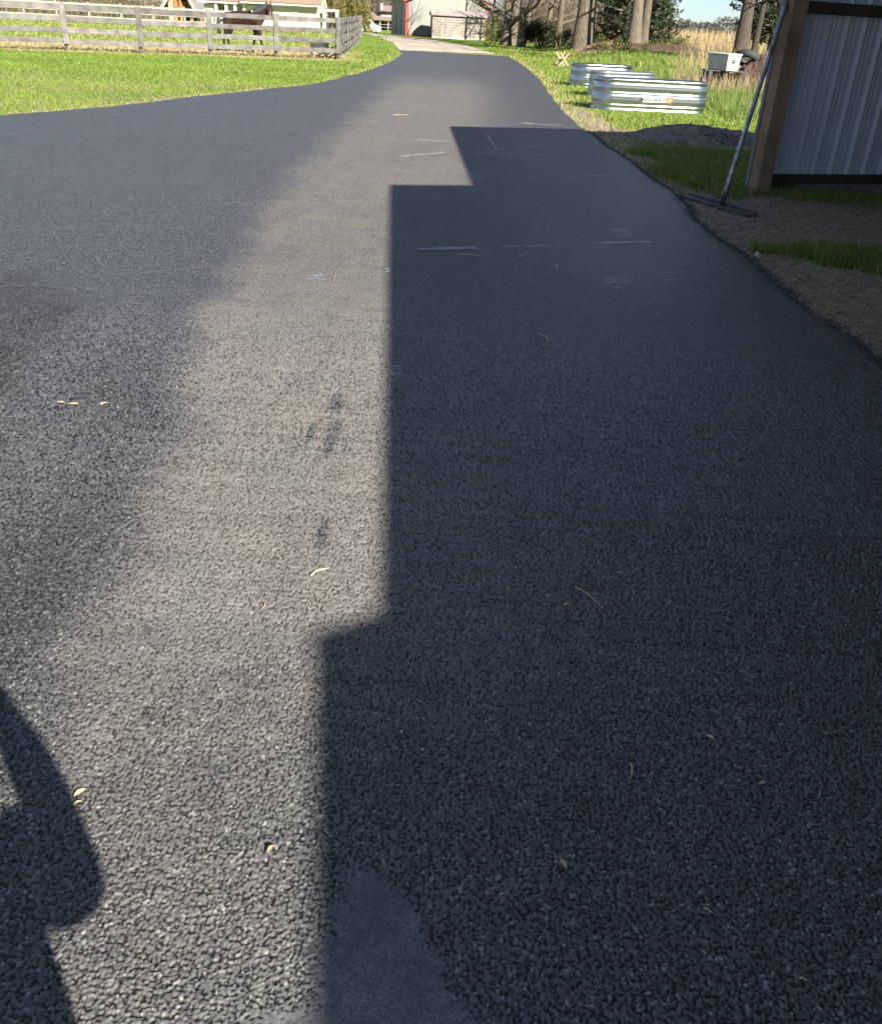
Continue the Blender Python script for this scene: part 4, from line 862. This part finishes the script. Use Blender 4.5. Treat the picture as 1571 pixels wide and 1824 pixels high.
# garage with red trim
YG = 84.; ga = thing('garage', (AT(722, 62, YG).x, YG, -.03), 'pale steel garage with red corner and roof trim at the end of the lane', 'garage', rz=R(13))
gw, gd, ge, gp = 6.75, 7.5, 2.55, 4.0; Wg = wm(ga)
def loc(name, f, mat, parent=ga, W_=None): return f.build(name, M[mat], parent, W_ or Wg)
vs = [(0, 0, -.3), (gw, 0, -.3), (gw, 0, ge), (gw/2, 0, gp), (0, 0, ge)]
loc('front_wall', MB().add(vs+[(p[0], .08, p[2]) for p in vs], [(0, 1, 2, 3, 4), (9, 8, 7, 6, 5)]), 'garage')
loc('side_wall', MB().box((.04, gd/2+.09, (ge-.3)/2), (.08, gd, ge+.3)), 'garage_side'); loc('side_wall', MB().box((gw-.04, gd/2+.09, (ge-.3)/2), (.08, gd, ge+.3)), 'garage_side')
for s_ in (0, 1):
    ex = -.25 if not s_ else gw+.25; sl_ = (gp-ge)/(gw/2); ez = ge-.25*sl_+.03
    p = [Vector((ex, -.3, ez)), Vector((gw/2, -.3, gp+.03)), Vector((gw/2, gd+.3, gp+.03)), Vector((ex, gd+.3, ez))]
    quad_panel('roof', [Wg @ q for q in (p if not s_ else p[::-1])], M['garage_side'], ga, -.08)
    loc('rake_trim', MB().beam((ex, -.33, ez+.02), (gw/2, -.33, gp+.05), .05, .22), 'redtrim')
    loc('corner_trim', MB().box((.10 if not s_ else gw-.10, -.025, (ge-.3)/2-.04), (.24, .04, ge+.2)), 'redtrim')
loc('base_trim', MB().box((gw/2, -.02, .03), (gw-.5, .03, .14)), 'redtrim')
rib = MB()
for k in range(29): rib.box((.23+k*.2286-.0, -.010, (ge-.1)/2), (.03, .016, ge-.1))
loc('wall_ribs', rib, 'garage')
for yy in (1.4, 4.2): 
    d_ = loc('side_door', MB().box((-.03, yy, .95), (.05, 1.0, 2.1)), 'slate'); loc('door_frame', MB().box((-.05, yy-.62, 1.0), (.06, .16, 2.2)), 'white', d_)
# small shed in front of it
YS = 81.; sx0, sx1 = AT(769, 68, YS).x, AT(864, 72, YS).x
sd_ = thing('garden_shed', (sx0, YS, -.03), 'small pinkish tan shed with a low roof, in front of the garage', 'shed', rz=R(6)); Ws = wm(sd_); sw, sdp = sx1-sx0, 2.0
loc('front_wall', MB().box((sw/2, .04, .72), (sw, .08, 1.84)), 'shed', sd_, Ws); loc('side_wall', MB().box((.04, sdp/2+.08, .74), (.08, sdp, 1.88)), 'slate', sd_, Ws); loc('side_wall', MB().box((sw-.04, sdp/2+.08, .74), (.08, sdp, 1.88)), 'shed', sd_, Ws)  # left wall takes a dark colour for its shaded side
sid = MB()
for k in range(9): sid.beam((.02, -.012, .05+k*.18), (sw-.02, -.012, .05+k*.18), .02, .016)
loc('lap_siding', sid, 'shed', sd_, Ws)
quad_panel('roof', [Ws @ Vector(p) for p in ((-.12, -.18, 1.62), (sw+.12, -.18, 1.62), (sw+.12, 1.1, 1.98), (-.12, 1.1, 1.98))], M['shed_roof'], sd_, .06)
quad_panel('roof', [Ws @ Vector(p) for p in ((-.12, 1.1, 1.98), (sw+.12, 1.1, 1.98), (sw+.12, 2.3, 1.62), (-.12, 2.3, 1.62))], M['shed_roof'], sd_, .06)
loc('skid', MB().box((sw/2, -.03, .02), (sw, .06, .13)), 'cream', sd_, Ws)
# white van by the far house
vp = AT(650, 47, 150.); va_ = thing('white_van', (vp.x, 150, float(th(vp.x, 150))), 'small white parked van beyond the end of the side fence', 'van'); Wv = wm(va_)
prof_ = [(-2.3, .35), (2.3, .35), (2.3, 1.0), (1.5, 1.15), (.9, 1.9), (-2.2, 1.95), (-2.3, 1.0)]
vs = [(a, -.9, b) for a, b in prof_]+[(a, .9, b) for a, b in prof_]; n = 7
MB().add(vs, [tuple(range(n)), tuple(range(2*n-1, n-1, -1))]+[(i, n+i, n+(i+1) % n, (i+1) % n) for i in range(n)]).build('body', M['white'], va_, Wv)
for a, b in ((-1.9, -.9), (-.7, .2), (.35, 1.0)): MB().box(((a+b)/2, -.91, 1.45), (b-a, .03, .5)).build('window', M['pane'], va_, Wv)
for xx in (-1.4, 1.5):
    for yy in (-.85, .85): torus(.24, .1).build('wheel', M['black'], va_, Wv @ Matrix.Translation((xx, yy, .34)) @ Matrix.Rotation(math.pi/2, 4, 'X'), True)

# ================================================================== TREES
def grow(seed, h, r, low, spread, nbr, depth=4, twig_n=3, lean=0.):
    """trunk with limbs (wood) and thin outer branches (twigs)"""
    rg = random.Random(seed); wd, tw = MB(), MB()
    def branch(p, d, l, r_, lev):
        n = 4 if lev < 2 else 3; pts = [p]; rad = [r_]; q = p.copy(); dd = d.copy()
        for i in range(n):
            dd = (dd+Vector((rg.uniform(-1, 1), rg.uniform(-1, 1), rg.uniform(-.4, .9)))*(.16+.05*lev)).normalized(); q = q+dd*l/n; pts.append(q.copy()); rad.append(max(r_*(1-.75*(i+1)/n), .004))
        (wd if lev < 3 else tw).tube(pts, rad, 8 if lev == 0 else (5 if lev < 3 else 3), caps=False)
        if lev >= depth: return
        for k in range(twig_n+(1 if lev < 2 else 0)):
            t = rg.uniform(.3, 1); i = min(int(t*n), n-1); a = pts[i].lerp(pts[i+1], t*n-i); az = rg.uniform(0, 6.283)
            nd = (dd*.55+Vector((math.cos(az), math.sin(az), rg.uniform(-.1, .7)))*.75).normalized(); branch(a, nd, l*rg.uniform(.45, .72), rad[i]*.5, lev+1)
    pts = []; rad = []
    for i in range(9):
        t = i/8; pts.append(Vector((lean*h*t+.12*math.sin(t*5+seed)*h*.06, .1*math.cos(t*4+seed)*h*.06, h*t-.1))); rad.append(r*(1.35 if i == 0 else 1)*(1-.72*t))
    wd.tube(pts, rad, 12, caps=False)
    for k in range(nbr):
        t = low+(1-low)*(k+rg.random()*.8)/nbr; i = min(int(t*8), 7); a = pts[i].lerp(pts[i+1], t*8-i); az = rg.uniform(0, 6.283)
        branch(a, Vector((math.cos(az)*spread, math.sin(az)*spread, rg.uniform(.15, .7))).normalized(), h*rg.uniform(.28, .48)*(1.15-t*.6), rad[i]*.5, 1)
    return wd.mesh('trunk', True), tw.mesh('crown')
def plant_tree(name, meshes, loc_, label, sc=1, rz=0, bark='bark', group=None):
    t = thing(name, loc_, label, 'tree', group, rz); t.scale = (sc, sc, sc)
    for nme, me, mt in (('trunk', meshes[0], bark), ('crown', meshes[1], 'twig')):
        if not len(me.materials): me.materials.append(M[mt])
        o = bpy.data.objects.new(nme, me); C.objects.link(o); o.parent = t
    return t
def leafy(n, vol, size, seed=0, droop=0., long=1.0):
    """n small leaf faces placed by vol(rng, n) -> x,y,z"""
    rg = np.random.default_rng(seed); x, y, z = vol(rg, n); n = len(x)
    d = rg.normal(0, 1, (n, 3)); d[:, 2] -= droop; d /= np.linalg.norm(d, axis=1)[:, None]; e = np.cross(d, rg.normal(0, 1, (n, 3))); e /= np.linalg.norm(e, axis=1)[:, None]
    s_ = size*rg.uniform(.5, 1.3, n)[:, None]; p = np.stack([x, y, z], 1)
    v = np.stack([p-d*s_*long, p+e*s_*.35, p+d*s_*long, p-e*s_*.35], 1)
    return v.reshape(-1, 3), np.arange(4*n).reshape(n, 4), {'tint': np.repeat(rg.random(n), 4), 'dry': np.repeat((rg.random(n) < .12)*1., 4)}
def clumpy(cs, r, squash=1.):
    cs = np.array(cs)
    def f(rg, n):
        k = rg.integers(0, len(cs), n); q = rg.normal(0, 1, (n, 3)); q /= np.linalg.norm(q, axis=1)[:, None]; q *= (rg.random(n)**.5)[:, None]*r*rg.uniform(.6, 1.2, len(cs))[k][:, None]
        q[:, 2] *= squash; p = cs[k]+q; return p[:, 0], p[:, 1], np.maximum(p[:, 2], .02)
    return f
protos = [grow(1, 11, .30, .10, 1.2, 11), grow(2, 9.5, .24, .08, 1.4, 12), grow(3, 12, .34, .14, 1.1, 12), grow(4, 6.5, .14, .05, 1.3, 10)]
big1 = grow(11, 16, .46, .30, 1.0, 9, 3); big2 = grow(12, 15, .40, .28, 1.0, 9, 3)
def spot(px, Y): p = AT(px, 65, Y); return onto(p.x, Y)
# twin-trunked trees before the field
plant_tree('deciduous_tree', big1, spot(1039, 56), 'thick grey-barked trunk left of the dark cedar, the left of a close pair', .92, .3)
plant_tree('deciduous_tree', big2, spot(1050, 56.6), 'slimmer bright trunk left of the dark cedar, the right of a close pair', .70, 1.3)
plant_tree('deciduous_tree', big2, spot(1131, 53), 'furrowed pale trunk rising in front of the dark cedar', .84, 2.1)
plant_tree('deciduous_tree', big1, spot(1144, 53.4), 'thin pale trunk just right of the furrowed one before the cedar', .55, 4.0)
big3 = grow(13, 14, .27, .30, 1.0, 9, 3); plant_tree('deciduous_tree', big3, spot(1327, 40), 'thick dark trunk behind the tyre and white box', 1.0, 2.6, 'bark_dark')  # dark bark carries the shade on these two trunks in its colour
plant_tree('deciduous_tree', big3, spot(1347, 40.6), 'slimmer dark trunk beside the thick one behind the tyre', .5, .6)
# bare wood right of the shed
for px, Y, k, sc, lb in ((876, 82, 3, 1.0, 'slim bare sapling at the right end of the small shed'), (900, 67, 0, 1.0, 'bare forked tree, first trunk right of the small shed'), (914, 70, 2, .95, 'bare pale trunk, second from the small shed'), (930, 66, 1, 1.1, 'bare tree with low limbs, third from the small shed'),
                         (952, 88, 0, 1.0, 'bare tree behind the dark green bush'), (975, 76, 1, .9, 'bare tree with wide dark limbs reaching left above the bush'), (994, 68, 2, .7, 'bare tree with open crown against the sky, left of the paired trunks'), (1016, 82, 3, 1.2, 'small bare tree nearest the left side of the paired trunks')):
    plant_tree('bare_tree', protos[k], spot(px, Y), lb, sc, px*.37)
# trees whose crowns throw branch shadows on shed and garage
plant_tree('bare_tree', protos[1], onto(2.6, 77.2), 'low branching bare tree on the grass right of the shed front', .62, .8)
plant_tree('bare_tree', protos[3], onto(4.4, 76.4), 'small many-stemmed bare tree casting branch shadows on the shed', 1.0, 2.2)
for k in range(12):
    px = 6+28*k+random.uniform(-6, 6); plant_tree('bare_tree', protos[k % 3], onto(AT(px, 10, 125+12*(k % 3)).x, 125+12*(k % 3)), 'bare tree in the row beyond the far paddock fence', .9+.25*random.random(), k*1.7, group='bare trees beyond the far fence')
for k in range(9):
    px = 655+9*k; plant_tree('bare_tree', protos[(k+1) % 3], onto(AT(px, 10, 250+9*(k % 4)).x, 250+9*(k % 4)), 'bare tree standing behind the dark grey house', 1.3+.3*random.random(), k*2.1, group='bare trees behind the grey house')
# thickets of bare twigs
def thicket(name, boxes, label, n, wid, seed=5):
    rg = np.random.default_rng(seed); X_, Y_, Z_, H_ = [], [], [], []
    for (x0, x1, y0, y1, h) in boxes:
        m = n//len(boxes); x = rg.uniform(x0, x1, m); y = rg.uniform(y0, y1, m); X_.append(x); Y_.append(y); Z_.append(th(x, y)+h*rg.random(m)**1.3); H_.append(rg.uniform(.3, 1.6, m)*h*.28)
    x, y, z, h = map(np.concatenate, (X_, Y_, Z_, H_)); o = blades(name, x, y, z-.2, h, wid*rg.uniform(.5, 1.5, len(x)), (rg.random(len(x)) < .12)*1., M['thicket'], 1.5, 1); return tag(o, label, 'thicket', kind='stuff')
thicket('bare_thicket', [(2.5, 13, 84, 100, 6), (4.5, 12, 76, 84, 3.0)], 'tangle of bare brown twigs right of the garage', 9000, .03)
thicket('bare_hedge', [(-85, -16, 118, 150, 6)], 'brown leafless hedge line along the far side of the paddock', 14000, .07, 6)
thicket('bare_wood', [(-45, -8, 245, 290, 12)], 'brown leafless wood behind the grey house', 6000, .12, 7)
# distant wood on the horizon
rg = np.random.default_rng(9); n = 26000; x = rg.uniform(-100, 420, n); y = rg.uniform(520, 600, n); hh = (5+3*np.sin(x*.05)+2*np.sin(x*.17+1)+1.5*np.sin(x*.41))*rg.random(n)**.6
v, f, a = leafy(n, lambda r_, k: (x, y, np.maximum(hh, .5)), 1.1, 3); o = link('distant_wood', np_mesh('distant_wood', v, f, a), M['farwood']); tag(o, 'hazy line of far trees along the horizon', 'wood', kind='stuff')
# evergreens
def cedar(name, base, h, r, n, label, seed, lowz=.1):
    t = thing(name, base, label, 'tree'); MB().tube([(0, 0, -.1), (0, 0, h*.5), (0, 0, h*.95)], [.18, .10, .02], 8).build('trunk', M['bark_dark'], t, wm(t), True)
    rg = np.random.default_rng(seed); nb = 150; br_ = MB(); cs = []
    for k in range(nb):
        q = lowz+(1-lowz)*(k/nb); az = k*2.4+rg.uniform(-.4, .4); l = r*(1-q)**.75*rg.uniform(.65, 1.2)+.15; z0 = h*q
        e = Vector((math.cos(az)*l, math.sin(az)*l, z0+l*.18)); br_.tube([(0, 0, z0), e*.5+Vector((0, 0, z0*.5+.02)), e], [.03, .02, .006], 4, False)
        for s_ in np.linspace(.35, 1.0, 6): cs.append((e.x*s_+rg.normal(0, .05), e.y*s_+rg.normal(0, .05), z0+l*.18*s_+rg.normal(0, .06)))
    br_.build('limbs', M['bark_dark'], t, wm(t))
    v, f, a = leafy(n, clumpy(cs, .24, .6), .085, seed, .1, 1.2); link('crown', np_mesh('crown', v, f, a), M['leaf_ever'], t, wm(t)); return t
cedar('cedar_tree', spot(1112, 58.5), 7.5, 2.4, 26000, 'dark feathery cedar behind the pale trunks', 31, .04)
cedar('cedar_tree', spot(1158, 59.5), 5.2, 1.7, 14000, 'lighter olive cedar at the right edge of the dark one', 32, .02)
cedar('cedar_tree', spot(1376, 42), 6.0, 1.9, 18000, 'dark evergreen glimpsed between the trunks and the barn post', 33, .12)
# bushes
def bush(name, base, cs, r, n, mat, label, size=.09, seed=1, droop=0, long=1.):
    t = thing(name, base, label, 'bush'); st = MB(); rg = random.Random(seed)
    for c in cs: st.tube([(c[0]*.15, c[1]*.15, -.05), (c[0]*.6, c[1]*.6, c[2]*.6), c], [.03, .02, .006], 5, False)
    st.build('stems', M['twig'], t, wm(t)); v, f, a = leafy(n, clumpy(cs, r), size, seed, droop, long); link('foliage', np_mesh('foliage', v, f, a), M[mat], t, wm(t)); return t
def cloud(n, rx, ry, z0, z1, seed): g = random.Random(seed); return [(g.uniform(-rx, rx), g.uniform(-ry, ry), g.uniform(z0, z1)) for _ in range(n)]
bush('evergreen_bush', spot(962, 66), cloud(16, 1.0, .6, .3, 1.35, 3), .42, 6500, 'leaf_dark', 'dark green rounded bush left of the paired trunks', .07, 41)
bush('budding_bush', spot(882, 78), cloud(16, .9, .5, .3, 1.5, 4), .5, 3800, 'leaf_bush', 'yellow-green budding bush at the right end of the small shed', .06, 42)
bush('budding_bush', spot(932, 75), cloud(14, .8, .5, .2, 1.1, 5), .45, 2600, 'leaf_bush', 'yellow-green budding bush between bare trunks and the dark bush', .06, 43)
bush('budding_bush', spot(998, 62), cloud(12, .9, .5, .2, .9, 6), .4, 2400, 'leaf_bush', 'straggly yellow-green bush right of the dark bush', .055, 44)
bush('evergreen_bush', spot(1072, 61), cloud(12, 1.1, .5, .2, .8, 7), .4, 3500, 'leaf_dark', 'low dark bush between the paired trunks and the cedar', .06, 45)
bush('budding_bush', spot(1105, 50), cloud(12, 1.2, .4, .1, .5, 8), .3, 2200, 'leaf_bush', 'low green weeds above the mulch heap', .05, 46)
bush('budding_bush', spot(1180, 56), cloud(12, 1.5, .4, .2, .6, 9), .35, 2000, 'leaf_bush', 'low weedy bush right of the olive cedar', .05, 47)
# yellow-green willow left of the lane
wb = onto(AT(622, 20, 100).x, 100); wt = thing('willow_tree', wb, 'yellow-green weeping tree in new leaf beside the cream house', 'tree')
MB().tube([(0, 0, -.1), (.1, 0, 1.5), (0, .1, 4)], [.22, .16, .08], 8).build('trunk', M['bark'], wt, wm(wt), True)
st = []; g_ = random.Random(5); wm_ = MB()
for k in range(120):
    az = g_.uniform(0, 6.28); r_ = g_.uniform(.5, 2.4); z0 = g_.uniform(1.6, 4.2)
    for s_ in np.linspace(0, 1, 8): st.append((math.cos(az)*r_*(.7+.3*s_), math.sin(az)*r_*(.7+.3*s_), max(z0-1.8*s_, .25)))
    wm_.tube([(0, .1, min(z0+.3, 4)), (math.cos(az)*r_*.7, math.sin(az)*r_*.7, z0), (math.cos(az)*r_, math.sin(az)*r_, max(z0-1.8, .25))], [.03, .015, .005], 3, False)
wm_.build('limbs', M['twig'], wt, wm(wt)); v, f, a = leafy(15000, clumpy(st, .22), .085, 51, .8, 1.3); link('crown', np_mesh('crown', v, f, a), M['leaf_willow'], wt, wm(wt))

# ================================================================== LITTER ON THE ROAD
def stalk(p0, p1, label, w=.0022, bend=.15, group=None):
    a, b = G(*p0), G(*p1); zt_ = .0100 if a.y < 6 else .006; a.z = b.z = zt_+w*.6; n_ = Vector((-(b-a).y, (b-a).x, 0))*bend
    o = MB().tube([a, a.lerp(b, .35)+n_*.7+Vector((0, 0, .003)), a.lerp(b, .7)+n_*.6, b], [w, w, w*.9, w*.5], 6).build('straw_stalk', M['straw'], smooth=True); tag(o, label, 'straw', group)
stalk((554, 1031), (587, 1017), 'pale straw stalk on sunlit asphalt left of the shadow step', .0026)
stalk((1024, 1050), (1074, 1090), 'long thin straw stalk on shaded asphalt beside a tan leaf', .0016, .05)
stalk((1121, 1366), (1122, 1392), 'short upright straw stalk in the shaded lower right of the road', .002, .1)
stalk((815, 455), (856, 458), 'pale straw stalk just below the blue chalk line', .004, .03)
stalk((958, 598), (975, 614), 'small curved straw stalk on the shaded road above its middle', .0025, .2)
stalk((470, 1078), (466, 1090), 'tiny curved straw below the pale stalk on the sunlit lane', .0015, .3)
stalk((1250, 1624), (1268, 1634), 'short grey straw near the lower right of the shaded asphalt', .0016, .1)
stalk((700, 206), (728, 205.5), 'straw wisp on the sunlit road beyond the barn shadow', .003, .04)
stalk((925, 218), (950, 221), 'straw wisp near the right road edge beyond the barn shadow', .003, .04)
stalk((1420, 1750), (1436, 1754), 'bent straw bit near the bottom right corner', .0016, .2)
def leaf(px, py, s_, rz, label, mat='tanleaf'):
    g = G(px, py); zt_ = .0125 if g.y < 6 else .009
    vs = []; n = 6
    for i in range(n+1):
        t = i/n; w = .95*s_*math.sin(math.pi*min(t*.92+.06, 1)); zc = .004*math.sin(t*3.1); vs += [((t-.5)*s_*2, w*.5, zc+.003), ((t-.5)*s_*2, 0, zc), ((t-.5)*s_*2, -w*.5, zc+.003)]
    fs = [(3*i+j, 3*i+j+1, 3*i+j+4, 3*i+j+3) for i in range(n) for j in range(2)]
    Mx = Matrix.Rotation(rz, 4, 'Z'); Mx.translation = Vector((g.x, g.y, zt_)); o = MB().add(vs, fs).build('dry_leaf', M[mat], None, Mx, True); tag(o, label, 'leaf')
leaf(1008, 1084, .011, .5, 'small round tan leaf scrap on the shaded road near a long straw')
leaf(1001, 1547, .013, 2.0, 'pale folded leaf in the lower middle of the shaded asphalt')
leaf(1262, 1322, .011, 2.4, 'tan leaf scrap right of the upright straw in the shade')
leaf(145, 1421, .014, .9, 'yellow leaf scrap beside the photographer shadow', 'straw'); leaf(141, 1440, .009, .7, 'small pale leaf scrap just below the yellow one', 'straw')
leaf(110, 723, .016, .1, 'leftmost tan leaf of three in a row on the left lane'); leaf(133, 726, .022, .1, 'middle tan leaf of three in a row on the left lane'); leaf(187, 725, .018, .9, 'rightmost tan leaf of three in a row on the left lane')
leaf(1100, 517, .03, .2, 'orange-tan leaf on the shaded road below the chalk scribbles'); leaf(484, 1521, .010, 1.0, 'small rusty leaf scrap on the sunlit asphalt near the bottom')
leaf(1355, 1404, .010, .3, 'faint brown leaf scrap at the right of the shaded road')
for px, py, s_, lb in ((715, 1309, .0045, 'white pebble on the shaded asphalt near the shadow edge'), (752, 1340, .0035, 'tiny white pebble below the larger white one'), (991, 477, .012, 'pale pebble on the shaded road near the chalk'), (1347, 457, .02, 'pale stone at the right road edge by the grass tuft')):
    g = G(px, py); pb = MB(); bm = bmesh.new(); bmesh.ops.create_icosphere(bm, subdivisions=1, radius=s_)
    for v_ in bm.verts: v_.co *= random.uniform(.8, 1.15)
    bm.verts.index_update(); pb.add([v_.co.copy() for v_ in bm.verts], [[q.index for q in f_.verts] for f_ in bm.faces]); bm.free()
    o = pb.build('pebble', M['pebble'], None, Matrix.Translation((g.x, g.y, (.0075 if g.y < 4.8 else .002)+s_*.6))); tag(o, lb, 'pebble')
